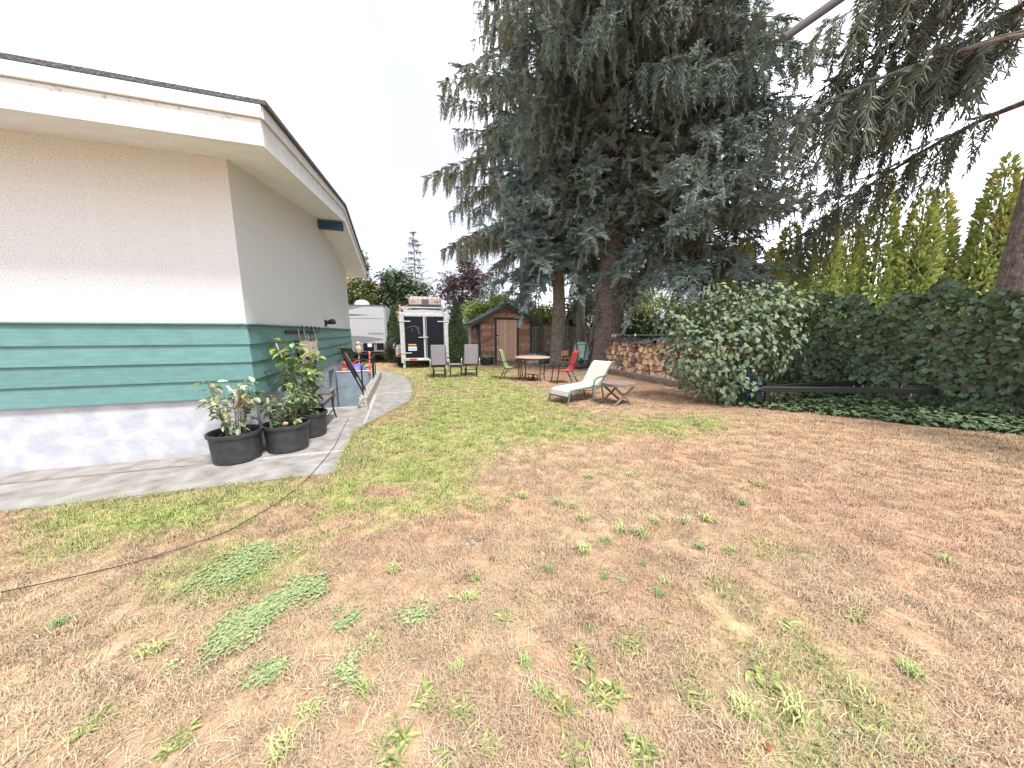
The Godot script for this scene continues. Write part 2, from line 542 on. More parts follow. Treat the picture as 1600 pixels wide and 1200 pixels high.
func build_mask() -> void:        # how green the lawn is, read off the photograph's lawn and laid on the ground
	var lawn := poly_of([[430, 800], [348, 822], [200, 850], [60, 880], [60, 800], [348, 768], [523, 745], [543, 704], [573, 666], [646, 629], [648, 600], [632, 583], [600, 576], [560, 570], [640, 566], [760, 569], [800, 578], [800, 598], [848, 606], [860, 628], [900, 643], [1000, 655], [1120, 652], [1150, 668], [1080, 680], [960, 683], [900, 690], [862, 690], [800, 700], [735, 735], [705, 765], [722, 800], [640, 815], [560, 826], [480, 815]])
	var greens := [[372, 884, 0.45, 0.25, 1.0], [690, 772, 0.35, 0.2, 0.8], [725, 790, 0.3, 0.15, 0.5], [1190, 860, 0.35, 0.12, 0.35], [1170, 940, 0.35, 0.2, 0.3], [1210, 1120, 0.3, 0.2, 0.5], [1130, 1040, 0.35, 0.15, 0.35], [1240, 1040, 0.3, 0.25, 0.5], [1320, 1100, 0.3, 0.3, 0.5], [1010, 1000, 0.2, 0.1, 0.3], [880, 660, 0.5, 0.3, 0.7], [1050, 664, 0.6, 0.25, 0.4]]
	var drys := [[603, 771, 0.3, 0.16, 1.0], [625, 652, 0.6, 0.3, 0.45], [700, 612, 1.1, 0.6, 0.35], [450, 795, 0.4, 0.12, 0.5], [375, 800, 0.25, 0.1, 0.6], [560, 812, 0.25, 0.1, 0.6], [770, 600, 0.8, 0.5, 0.2], [930, 660, 0.5, 0.3, 0.6], [505, 755, 0.1, 0.1, 0.4]]
	mask.resize(MN * MN)
	for j in MN:
		for i in MN:
			var p := Vector2(-GX + 30.0 * i / (MN - 1), -26.0 + 30.0 * j / (MN - 1))
			var d := edge_dist(p, lawn)
			var soft := 0.12 + 0.05 * absf(p.y)
			var m := clampf(0.5 + d / soft * 0.5, 0.0, 1.0)
			if p.y < -14.0:
				m *= clampf((p.y + 16.5) / 2.5, 0.0, 1.0)
			for g in greens:
				var c := gp(g[0], g[1])
				var q := Vector2((p.x - c.x) / g[2], (p.y - c.z) / g[3])
				m = maxf(m, g[4] * clampf(1.6 - q.length(), 0.0, 1.0))
			for g in drys:
				var c := gp(g[0], g[1])
				var q := Vector2((p.x - c.x) / g[2], (p.y - c.z) / g[3])
				m -= g[4] * clampf(1.5 - q.length(), 0.0, 1.0)
			mask[j * MN + i] = clampf(m, 0.0, 1.0)

func mask_at(x: float, z: float) -> float:
	var u := clampf((x + GX) / 30.0, 0.0, 0.9999) * (MN - 1)
	var w := clampf((z + 26.0) / 30.0, 0.0, 0.9999) * (MN - 1)
	var i := int(u)
	var j := int(w)
	var a := lerpf(mask[j * MN + i], mask[j * MN + i + 1], u - i)
	var b := lerpf(mask[(j + 1) * MN + i], mask[(j + 1) * MN + i + 1], u - i)
	return lerpf(a, b, w - j)

func green_at(x: float, z: float) -> float:
	var n := fnoise.get_noise_2d(x * 18.0, z * 18.0) * 0.5 + fnoise.get_noise_2d(x * 60.0 + 99.0, z * 60.0) * 0.35
	return clampf(mask_at(x, z) * 1.05 - 0.12 + n * 0.75 * (0.25 + mask_at(x, z)), 0.0, 1.0)

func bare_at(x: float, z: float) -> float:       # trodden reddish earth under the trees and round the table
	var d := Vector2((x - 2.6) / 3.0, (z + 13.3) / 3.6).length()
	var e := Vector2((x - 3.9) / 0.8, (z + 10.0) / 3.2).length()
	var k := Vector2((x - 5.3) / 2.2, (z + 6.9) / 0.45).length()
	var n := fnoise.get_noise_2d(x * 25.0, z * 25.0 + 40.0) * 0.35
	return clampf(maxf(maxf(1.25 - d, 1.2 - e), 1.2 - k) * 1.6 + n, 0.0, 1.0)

func make_ground() -> void:
	fnoise = noise_of(0.05, 3, 77)
	build_mask()
	var n1 := noise_of(0.35, 4, 301)
	var n2 := noise_of(2.2, 3, 302)
	var n3 := noise_of(9.0, 2, 303)
	var size := 900
	var dry := Color(0.405, 0.286, 0.175)
	var pink := Color(0.405, 0.251, 0.160)
	var pale := Color(0.437, 0.322, 0.188)
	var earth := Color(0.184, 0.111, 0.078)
	var green := Color(0.276, 0.290, 0.099)
	var im := Image.create_empty(size, size, false, Image.FORMAT_RGB8)
	for j in size:
		var z := -26.0 + 30.0 * (j + 0.5) / size
		for i in size:
			var x := -GX + 30.0 * (i + 0.5) / size
			var a := n1.get_noise_2d(x, z)
			var b := n2.get_noise_2d(x, z)
			var c := dry.lerp(pink, clampf(0.45 + a * 1.3 + x * 0.12, 0.0, 1.0))
			c = c.lerp(pale, clampf(b * 1.2 - 0.1, 0.0, 0.8))
			if b < -0.25:
				c = c.lerp(earth, clampf((-b - 0.25) * 1.8, 0.0, 0.6))
			c = c.lerp(green, green_at(x, z) * 0.8)
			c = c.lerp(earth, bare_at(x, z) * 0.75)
			var k := 1.0 + n3.get_noise_2d(x, z) * 0.45
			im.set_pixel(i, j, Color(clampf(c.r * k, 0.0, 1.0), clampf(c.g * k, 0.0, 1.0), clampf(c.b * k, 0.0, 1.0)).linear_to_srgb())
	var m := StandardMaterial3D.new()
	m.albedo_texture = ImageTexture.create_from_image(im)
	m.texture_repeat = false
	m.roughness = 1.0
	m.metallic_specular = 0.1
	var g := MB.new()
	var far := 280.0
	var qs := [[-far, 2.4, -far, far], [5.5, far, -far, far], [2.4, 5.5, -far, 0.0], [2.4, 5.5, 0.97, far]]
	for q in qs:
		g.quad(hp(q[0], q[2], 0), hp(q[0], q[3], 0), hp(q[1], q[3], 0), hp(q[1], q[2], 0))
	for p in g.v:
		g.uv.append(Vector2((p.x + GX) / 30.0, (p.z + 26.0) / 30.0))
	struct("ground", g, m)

func blade_mesh(n: int, spread: float, lo: float, hi: float, w: float, lean: float, sd: int) -> ArrayMesh:
	var r := RandomNumberGenerator.new()
	r.seed = sd
	var b := MB.new()
	for i in n:
		var p := Vector3(r.randf_range(-1, 1), 0, r.randf_range(-1, 1)) * spread
		var az := r.randf() * TAU
		var d := Vector3(cos(az), 0, sin(az))
		var l := r.randf_range(lo, hi)
		var k := r.randf_range(lean * 0.4, lean)
		var s := Vector3(-d.z, 0, d.x) * w
		var q := p + d * l * k * 0.35 + Vector3.UP * l * (1.0 - k * 0.35) * 0.55
		var e := p + d * l * k + Vector3.UP * l * (1.0 - k) * 0.9 + Vector3.UP * 0.004
		var nn := (Vector3.UP + d * -0.3).normalized()
		b.trin(p - s, p + s, q + s * 0.8, nn, nn, nn)
		b.trin(p - s, q + s * 0.8, q - s * 0.8, nn, nn, nn)
		b.trin(q - s * 0.8, q + s * 0.8, e, nn, nn, nn)
	return b.mesh()

func paved(p: Vector3) -> bool:
	var q := HX.affine_inverse() * p
	var s := -q.z
	var t := q.x
	if s > 0.0 and t < 0.0 and s < 9.4:
		return true
	if s > -1.17 and s < 2.5 and t < 1.09:
		return true
	if s > 0.85 and s < 9.3 and t < 1.2:
		return true
	return Geometry2D.is_point_in_polygon(Vector2(s, t), PackedVector2Array([Vector2(0.8, 1.0), Vector2(2.66, 1.97), Vector2(3.9, 2.09), Vector2(5.4, 2.07), Vector2(7.4, 1.86), Vector2(9.3, 1.08), Vector2(9.3, 0)]))

func make_grass() -> void:
	rng.seed = 4242
	var dry := []
	var dry_c := PackedColorArray()
	var grn := []
	var grn_c := PackedColorArray()
	var zones := [[0.85, 2.3, 1500.0, 1.0], [2.3, 4.2, 850.0, 1.15], [4.2, 7.5, 420.0, 1.35], [7.5, 12.0, 210.0, 1.6], [12.0, 17.0, 70.0, 2.0]]
	for zn in zones:
		var area: float = 1.95 * (zn[1] * zn[1] - zn[0] * zn[0])
		var count := int(area * zn[2])
		for i in count:
			var z := -sqrt(lerpf(zn[0] * zn[0], zn[1] * zn[1], rng.randf()))
			var x := rf(-1.95, 1.95) * -z
			var p := Vector3(x, 0, z)
			if (x > 6.6 and z < -5.3) or paved(p):
				continue
			var g := green_at(x, z)
			var bare := bare_at(x, z)
			if rng.randf() < bare * 0.85:
				continue
			var lump := fnoise.get_noise_2d(x * 130.0, z * 130.0) + 0.6 * fnoise.get_noise_2d(x * 40.0 + 7.0, z * 40.0)
			if lump < -0.3 and g < 0.3 and rng.randf() < 0.5:
				continue
			var sc: float = zn[3] * rf(0.7, 1.3) * clampf(1.0 + lump * 0.8, 0.7, 1.5)
			var t := Transform3D(Basis(Vector3.UP, rng.randf() * TAU) * Basis.from_scale(Vector3(sc, sc * rf(0.6, 1.2), sc)), p)
			if rng.randf() < g * 0.92:
				grn.append(t)
				var c := Color(0.251, 0.304, 0.080).lerp(Color(0.414, 0.402, 0.146), rng.randf()) * rf(0.75, 1.2)
				if rng.randf() < 0.3:
					c = Color(0.146, 0.224, 0.060) * rf(0.8, 1.2)
				grn_c.append(c)
			else:
				dry.append(t)
				var w := clampf(0.5 + fnoise.get_noise_2d(x * 8.0, z * 8.0 + 300.0) * 1.2 + rf(-0.4, 0.4), 0.0, 1.0)
				var c := Color(0.454, 0.345, 0.215).lerp(Color(0.424, 0.275, 0.175), w) * rf(0.72, 1.18)
				if rng.randf() < 0.12:
					c = Color(0.197, 0.131, 0.090)
				dry_c.append(c)
	var edge := [[-1.19, -2.5], [-1.19, 1.12], [-0.40, 1.11], [0.52, 1.13], [0.92, 1.26], [2.66, 2.0], [3.9, 2.12], [5.4, 2.12], [6.5, 2.05], [7.4, 1.91], [9.4, 1.1]]
	for i in 1500:
		var k := rng.randi() % (edge.size() - 1)
		var u := rng.randf()
		var p := hp(lerpf(edge[k][0], edge[k + 1][0], u), lerpf(edge[k][1], edge[k + 1][1], u) , 0.0) + Vector3(rf(-0.035, 0.035), 0, rf(-0.035, 0.035))
		var q := rf(0.8, 1.6)
		grn.append(Transform3D(Basis(Vector3.UP, rng.randf() * TAU) * Basis.from_scale(Vector3(q, q * rf(0.7, 1.4), q)), p))
		grn_c.append(Color(0.22, 0.27, 0.08).lerp(Color(0.42, 0.38, 0.16), rng.randf()) * rf(0.75, 1.15))
	var straw := []
	var straw_c := PackedColorArray()
	for i in 3000:
		var z := -lerpf(0.85, 6.0, pow(rng.randf(), 1.3))
		var x := rf(-1.9, 1.9) * -z
		var p := Vector3(x, 0.002, z)
		if x > 6.0 or paved(p) or green_at(x, z) > 0.4:
			continue
		var q := rf(0.7, 1.5)
		straw.append(Transform3D(Basis(Vector3.UP, rng.randf() * TAU) * Basis.from_scale(Vector3(q, q * rf(0.08, 0.3), q)), p))
		straw_c.append(Color(0.527, 0.432, 0.295).lerp(Color(0.40, 0.28, 0.18), rng.randf() * rng.randf()) * rf(0.75, 1.1))
	tag(multi("straw_litter", blade_mesh(5, 0.05, 0.06, 0.13, 0.0016, 0.99, 505), M.blade, straw, straw_c, self), "long pale straws lying loose on the dry lawn", "grass")
	for k in 2:
		var a := []
		var ac := PackedColorArray()
		for i in range(k, dry.size(), 2):
			a.append(dry[i])
			ac.append(dry_c[i])
		var o := multi("dry_grass", blade_mesh(15, 0.035, 0.025, 0.06, 0.0011, 0.97, 500 + k), M.blade, a, ac, self)
		tag(o, "short straw coloured dead grass covering the bare lawn" if k == 0 else "fine curled dead grass litter among the dry lawn", "grass")
	var o := multi("green_grass", blade_mesh(14, 0.04, 0.025, 0.055, 0.0016, 0.85, 510), M.blade, grn, grn_c, self)
	tag(o, "short living green grass of the lawn by the path", "grass")

# ---------------------------------------------------------------- paving and stairwell
func slab(st: Array, h0: float, h1: float, mat: Material, parent: Node, called := "slab") -> void:
	var p := PackedVector2Array()
	for q in st:
		p.append(Vector2(q[1], q[0]))
	var b := MB.new()
	# polygon plane: x = out from the wall, y = along the wall; z = up
	b.prism(p, HX * Transform3D(Basis(Vector3.RIGHT, Vector3.FORWARD, Vector3.UP), Vector3(0, h0, 0)), h1 - h0)
	put(called, b, mat, parent)

func make_paving() -> void:
	var path := Node3D.new()
	path.name = "path"
	path.set_meta("kind", "structure")
	add_child(path)
	slab([[-1.18, -7], [-1.17, 1.10], [-0.47, 1.09], [-0.41, -7]], -0.08, 0.022, M.concrete, path)
	slab([[-0.40, -7], [-0.39, -0.06], [-0.045, -0.05], [-0.045, -7]], -0.08, 0.020, M.concrete2, path)
	slab([[-0.39, -0.04], [-0.395, 1.085], [0.5, 1.10], [0.9, 1.17], [2.36, 1.17], [2.36, 0.012], [-0.03, 0.012]], -0.08, 0.024, M.concrete, path)
	slab([[-0.465, -0.3], [-0.468, 1.088], [-0.40, 1.083], [-0.405, -0.3]], -0.08, 0.027, M.paleconcrete, path, "joint_strip")
	slab([[0.92, 1.235], [2.66, 1.98], [3.88, 2.10], [3.88, 1.235]], -0.08, 0.030, M.concrete2, path)
	slab([[0.52, 1.11], [0.92, 1.23], [3.88, 1.23], [3.88, 1.15], [2.38, 1.15], [2.38, 1.178], [0.9, 1.178]], -0.08, 0.029, M.paleconcrete, path, "joint_strip")
	slab([[3.95, 2.105], [5.4, 2.10], [5.4, 1.16], [3.95, 1.16]], -0.08, 0.026, M.concrete, path)
	slab([[3.88, 2.10], [3.95, 2.105], [3.95, 1.235], [3.88, 1.235]], -0.08, 0.033, M.paleconcrete, path, "joint_strip")
	slab([[5.42, 2.10], [6.5, 2.03], [7.4, 1.89], [7.4, 1.16], [5.42, 1.16]], -0.08, 0.028, M.concrete2, path)
	slab([[7.42, 1.88], [8.5, 1.5], [9.4, 1.08], [9.4, 0.02], [7.42, 0.02]], -0.08, 0.025, M.concrete, path)
	slab([[5.58, 0.02], [5.58, 0.965], [7.40, 0.965], [7.40, 0.02]], -0.08, 0.023, M.concrete2, path)
	# the sunken area at the basement door
	var well := Node3D.new()
	well.name = "stairwell"
	well.set_meta("kind", "structure")
	add_child(well)
	slab([[2.3, 0.0], [2.3, 1.0], [5.6, 1.0], [5.6, 0.0]], -1.2, -1.0, M.concrete2, well, "floor")
	slab([[2.37, 0.012], [2.37, 0.968], [2.5, 0.968], [2.5, 0.012]], -1.0, 0.021, M.paleconcrete, well, "edge_wall")
	for k in 3:
		slab([[2.5, 0.012], [2.5, 0.965], [2.78 + 0.28 * k, 0.965], [2.78 + 0.28 * k, 0.012]], -1.0 + 0.0, -0.25 - 0.25 * k - 0.002 * k, M.concrete2, well, "step") if k == 0 else slab([[2.5 + 0.28 * k + 0.002, 0.012], [2.5 + 0.28 * k + 0.002, 0.965], [2.78 + 0.28 * k, 0.965], [2.78 + 0.28 * k, 0.012]], -1.0, -0.25 - 0.25 * k, M.concrete2, well, "step")
	var curb := thing_x("retaining_wall", "low weathered concrete retaining wall between stairwell and curved path", "wall", HX)
	var b := MB.new()
	b.cbox(Transform3D(Basis(), Vector3(1.06, -0.38, -(2.16 + 7.36) / 2.0)), Vector3(0.17, 1.26, 5.2), 0.015)
	put("wall_body", b, M.mossy, curb)
	var pn := thing_x("parapet_panel", "blue grey painted panel closing the end of the stairwell", "panel", HX)
	b = MB.new()
	b.cbox(Transform3D(Basis(), Vector3(0.50, -0.28, -5.53)), Vector3(0.93, 1.42, 0.05), 0.008)
	put("board", b, M.panelblue, pn)
	b = MB.new()
	b.cbox(Transform3D(Basis(), Vector3(0.50, 0.45, -5.53)), Vector3(0.95, 0.03, 0.08), 0.006)
	put("cap", b, M.white, pn)

# ---------------------------------------------------------------- the house
func make_house() -> void:
	var h := thing_x("house", "white stucco house with teal lap siding and low gable roof", "house", HX)
	var tz := Transform3D(Basis(Vector3.FORWARD, Vector3.UP, Vector3.RIGHT), Vector3.ZERO)   # polygon (s, h), extruded out of the wall
	var b := MB.new()
	b.prism(PackedVector2Array([Vector2(0, 1.70), Vector2(9.17, 1.70), Vector2(9.17, 3.885), Vector2(4.95, 4.46), Vector2(0, 3.66)]), tz.translated(Vector3(-8, 0, 0)), 8.0)
	put("stucco_wall", b, M.stucco, h)
	b = MB.new()
	# the basement wall, with the door opening cut out of the gable side
	b.prism(PackedVector2Array([Vector2(0.02, -1.2), Vector2(4.5, -1.2), Vector2(4.5, 0.62), Vector2(5.38, 0.62), Vector2(5.38, -1.2), Vector2(9.15, -1.2), Vector2(9.15, 1.69), Vector2(0.02, 1.69)]), tz.translated(Vector3(-0.25, 0, 0)), 0.244)
	b.bx(Vector3(-4.13, 0.25, -0.14), Vector3(7.74, 2.9, 0.24))
	b.bx(Vector3(-4.13, 0.25, -9.03), Vector3(7.74, 2.9, 0.24))
	put("foundation_wall", b, M.found, h)
	# lap siding, four courses on each face, mitred at the corner
	var top := 1.686
	var ex := 0.2315
	var cuts := [[0.0, 3.6, 6.3, 9.2], [0.0, 2.4, 5.2, 9.2], [0.0, 4.1, 6.9, 9.2], [0.0, 1.7, 5.9, 9.2]]
	for k in 4:
		var y1 := top - ex * k
		var y0 := y1 - ex - 0.012
		var oi := 0.006
		var oo := 0.030
		for c in 3:
			var s0: float = cuts[k][c] + (0.003 if c > 0 else 0.0)
			var s1: float = cuts[k][c + 1]
			b = MB.new()
			var a0 := s0 if c > 0 else -oo
			var a1 := s0 if c > 0 else -oi
			b.hexa([Vector3(-0.002, y0, -s0), Vector3(oo, y0, -a0), Vector3(oo, y0, -s1), Vector3(-0.002, y0, -s1), Vector3(-0.002, y1, -s0), Vector3(oi, y1, -a1), Vector3(oi, y1, -s1), Vector3(-0.002, y1, -s1)])
			put("siding_board", b, M.siding[(k + c) % 3], h)
		for c in 2:
			var x1: float = 0.0 if c == 0 else -3.3 - 0.7 * (k % 2)
			var x0: float = -3.303 - 0.7 * (k % 2) if c == 0 else -8.0
			b = MB.new()
			var e0: float = oo if c == 0 else x1
			var e1: float = oi if c == 0 else x1
			b.hexa([Vector3(x0, y0, oo), Vector3(e0, y0, oo), Vector3(x1, y0, -0.002), Vector3(x0, y0, -0.002), Vector3(x0, y1, oi), Vector3(e1, y1, oi), Vector3(x1, y1, -0.002), Vector3(x0, y1, -0.002)])
			put("siding_board", b, M.siding[(k + c + 1) % 3], h)
	b = MB.new()
	b.cbox(Transform3D(Basis(), Vector3(0.008, 1.698, -4.585)), Vector3(0.07, 0.022, 9.26), 0.004)
	b.cbox(Transform3D(Basis(), Vector3(-4.03, 1.698, 0.008)), Vector3(7.99, 0.022, 0.07), 0.004)
	put("flashing", b, M.siding[0], h)
	# roof: a boxed deck with fascia boards, a drip edge and shingles
	var rl := PackedVector2Array([Vector2(-0.75, 3.53), Vector2(4.95, 4.45), Vector2(10.0, 3.76)])
	var th := 0.34
	var poly := PackedVector2Array([rl[0], rl[1], rl[2], rl[2] + Vector2(0, th), rl[1] + Vector2(0, th), rl[0] + Vector2(0, th)])
	var roof := Node3D.new()
	roof.name = "roof"
	h.add_child(roof)
	b = MB.new()
	b.prism(poly, tz.translated(Vector3(-8.5, 0, 0)), 8.5 + 0.60)
	put("soffit", b, M.soffit, roof)
	for k in 2:
		var p0 := rl[k]
		var p1 := rl[k + 1]
		b = MB.new()
		b.prism(PackedVector2Array([p0 + Vector2(0, -0.015), p1 + Vector2(0, -0.015), p1 + Vector2(0, 0.24), p0 + Vector2(0, 0.24)]), tz.translated(Vector3(0.602, 0, 0)), 0.022)
		put("fascia_board", b, M.white, roof)
		b = MB.new()
		b.prism(PackedVector2Array([p0 + Vector2(-0.02, 0.245), p1 + Vector2(0, 0.245), p1 + Vector2(0, 0.365), p0 + Vector2(-0.02, 0.365)]), tz.translated(Vector3(0.602, 0, 0)), 0.048)
		put("fascia_trim", b, M.white, roof)
		b = MB.new()
		b.prism(PackedVector2Array([p0 + Vector2(-0.05, 0.368), p1 + Vector2(0, 0.368), p1 + Vector2(0, 0.415), p0 + Vector2(-0.05, 0.41)]), tz.translated(Vector3(-8.5, 0, 0)), 9.19)
		put("shingles", b, M.shingle, roof)
	b = MB.new()
	b.cbox(Transform3D(Basis(), Vector3(-3.94, 3.64, 0.763)), Vector3(9.12, 0.25, 0.022), 0.003)
	put("fascia_board", b, M.oldwhite, roof)
	b = MB.new()
	b.cbox(Transform3D(Basis(), Vector3(-3.93, 3.83, 0.778)), Vector3(9.14, 0.12, 0.05), 0.003)
	put("fascia_trim", b, M.oldwhite, roof)
	b = MB.new()
	b.cbox(Transform3D(Basis(), Vector3(0.29, 4.31, -4.93)), Vector3(0.58, 0.20, 0.13), 0.006)
	put("ridge_beam", b, M.bluepaint, h)
	var door := Node3D.new()
	door.name = "door"
	h.add_child(door)
	b = MB.new()
	b.bx(Vector3(-0.16, -0.21, -4.94), Vector3(0.05, 1.6, 0.84))
	put("leaf", b, M.doorgrey, door)
	b = MB.new()
	b.bx(Vector3(-0.06, -0.19, -5.345), Vector3(0.16, 1.62, 0.06))
	b.bx(Vector3(-0.06, -0.19, -4.535), Vector3(0.16, 1.62, 0.06))
	b.bx(Vector3(-0.06, 0.595, -4.94), Vector3(0.158, 0.045, 0.75))
	put("frame", b, M.panelblue, door)
	# floodlight, hook rail, hanging cloth
	var l := thing_x("wall_light", "black twin head floodlight mounted on the stucco wall", "light", HX * Transform3D(Basis(), Vector3(0.0, 1.83, -4.75)))
	b = MB.new()
	b.cbox(Transform3D(Basis(), Vector3(0.02, 0, 0)), Vector3(0.04, 0.16, 0.14), 0.01)
	put("back_plate", b, M.black, l)
	for s in [-1.0, 1.0]:
		b = MB.new()
		b.bar(Vector3(0.04, 0, s * 0.04), Vector3(0.12, 0.02, s * 0.12), 0.018)
		b.lathe([Vector2(0.0, -0.08), Vector2(0.045, -0.08), Vector2(0.07, 0.05), Vector2(0.06, 0.06), Vector2(0.0, 0.055)], 12, Transform3D(Basis(Vector3(0, 0, 1), deg_to_rad(-70)), Vector3(0.16, 0.03, s * 0.15)))
		put("lamp_head", b, M.black, l)
	var r := thing_x("hook_rail", "black rail of coat hooks screwed to the teal siding", "hooks", HX * Transform3D(Basis(), Vector3(0.03, 1.60, -2.45)))
	b = MB.new()
	b.cbox(Transform3D(Basis(), Vector3(0.0, 0, 0)), Vector3(0.02, 0.06, 2.1), 0.004)
	put("rail", b, M.blackmetal, r)
	for k in 5:
		b = MB.new()
		var z := 0.38 - k * 0.34
		b.tube(PackedVector3Array([Vector3(0.01, 0.0, z), Vector3(0.06, -0.03, z), Vector3(0.09, 0.02, z), Vector3(0.09, 0.12, z)]), PackedFloat32Array([0.011]), 6)
		put("hook", b, M.blackmetal, r)
	var cl := thing_x("hanging_cloth", "beige woven cloth hung by cords from the hook rail", "cloth", HX * Transform3D(Basis(), Vector3(0.12, 1.42, -2.50)))
	b = MB.new()
	b.grid(func(u: float, v: float) -> Vector3: return Vector3(0.02 * sin(u * 25.0) + 0.012 * sin(u * 60.0 + v * 3.0), -v * (0.43 + 0.02 * sin(u * 17.0)) + 0.02 * sin(u * 31.0) * (1.0 - v), (0.5 - u) * 1.3), 40, 8)
	b.grid(func(u: float, v: float) -> Vector3: return Vector3(-0.012 + 0.02 * sin(u * 25.0) + 0.012 * sin(u * 60.0 + v * 3.0), -v * (0.43 + 0.02 * sin(u * 17.0)) + 0.02 * sin(u * 31.0) * (1.0 - v), (u - 0.5) * 1.3), 40, 8)
	put("fabric", b, M.cloth, cl)
	for k in 4:
		b = MB.new()
		var z: float = [0.63, 0.24, 0.05, -0.6][k]
		b.bar(Vector3(0, 0.01, z), Vector3(-0.03, 0.24, z * 0.95), 0.006, 5)
		put("cord", b, M.cloth, cl)

# ---------------------------------------------------------------- plants
func sprig_hang(sd: int) -> ArrayMesh:         # a drooping spruce branchlet, one unit long, hanging along +X
	var r := RandomNumberGenerator.new()
	r.seed = sd
	var b := MB.new()
	b.spike(Vector3.ZERO, Vector3(1, 0, 0), 0.02)
	for i in 40:
		var u := 0.02 + 0.93 * i / 40.0
		var a := r.randf() * TAU
		var l := (0.34 - 0.20 * u) * r.randf_range(0.5, 1.3)
		var d := Vector3(r.randf_range(0.3, 1.3), sin(a) * 0.85, cos(a) * 0.85).normalized()
		b.spike(Vector3(u, 0, 0), Vector3(u, 0, 0) + d * l, 0.021)
	return b.mesh()

func sprig_spray(sd: int, flat: float, thick := 1.0) -> ArrayMesh:      # a flat fan of twigs, one unit long, along +X, spread in XZ
	var r := RandomNumberGenerator.new()
	r.seed = sd
	var b := MB.new()
	b.spike(Vector3.ZERO, Vector3(1, 0, 0), 0.035)
	for i in 16:
		var u := 0.06 + 0.86 * i / 16.0
		var sg := 1.0 if i % 2 == 0 else -1.0
		var l := (0.46 - 0.30 * u) * r.randf_range(0.75, 1.2)
		var d := Vector3(0.75, r.randf_range(-1, 1) * flat, sg * r.randf_range(0.5, 0.85)).normalized()
		var p := Vector3(u, 0, 0)
		b.spike(p, p + d * l, 0.034 * thick)
		for j in 2:
			var q := p + d * l * (0.3 + 0.3 * j)
			var e := (d + Vector3(r.randf_range(0.1, 0.8), r.randf_range(-1, 1) * flat, (1.0 if j == 0 else -1.0) * 0.7)).normalized()
			b.spike(q, q + e * l * 0.45, 0.026 * thick)
	return b.mesh()

func leaf_shape(b: MB, at: Vector3, d: Vector3, up: Vector3, l: float, w: float, fold := 0.12, curl := 0.15) -> void:
	var x := d.normalized()
	var z := x.cross(up).normalized()
	var y := z.cross(x)
	var p := []
	for q in [[0.0, 0.0], [0.28, 0.42], [0.62, 0.40], [1.0, 0.0], [0.62, -0.40], [0.28, -0.42]]:
		p.append(at + x * (q[0] * l) + z * (q[1] * w) + y * (absf(q[1]) * w * fold * 2.0 - q[0] * q[0] * l * curl))
	var m := at + x * l * 0.45 - y * (0.2 * l * curl)
	for i in 6:
		b.tri(m, p[i], p[(i + 1) % 6])

func leaf_mesh(l: float, w: float, fold: float, curl: float) -> ArrayMesh:
	var b := MB.new()
	leaf_shape(b, Vector3.ZERO, Vector3.RIGHT, Vector3.UP, l, w, fold, curl)
	return b.mesh()

func leaf_cluster(n: int, l: float, w: float, sd: int) -> ArrayMesh:
	var r := RandomNumberGenerator.new()
	r.seed = sd
	var b := MB.new()
	for i in n:
		var a := r.randf() * TAU
		var d := Vector3(cos(a), r.randf_range(-0.7, 0.5), sin(a)).normalized()
		leaf_shape(b, d * r.randf_range(0.0, 0.5) * l * 2.0 + Vector3(0, r.randf_range(-1, 1) * l, 0), d, Vector3(r.randf_range(-0.5, 0.5), 1, r.randf_range(-0.5, 0.5)), l * r.randf_range(0.7, 1.2), w)
	return b.mesh()

func trunk_mesh(pts: PackedVector3Array, rad: PackedFloat32Array, k: int, rings: int, amp: float, sd: int) -> MB:   # a trunk with furrowed bark
	var n := noise_of(1.0, 3, sd)
	var b := MB.new()
	var total := pts.size() - 1
	b.grid(func(u: float, v: float) -> Vector3:
		var f := minf(u * total, total - 0.0001)
		var i := int(f)
		var c := pts[i].lerp(pts[i + 1], f - i)
		var r := lerpf(rad[i], rad[i + 1], f - i)
		var a := -TAU * (v if v < 1.0 else 0.0)
		var d := Vector3(cos(a), 0, sin(a))
		var w := n.get_noise_3d(d.x * r * 7.0, c.y * 0.9, d.z * r * 7.0)
		var lobes := 1.0 + 0.07 * sin(a * 5.0 + 1.0) * clampf(1.6 - c.y, 0.0, 1.0)
		return c + d * (r * lobes + absf(w) * -amp + amp * 0.4), rings, k)
	return b

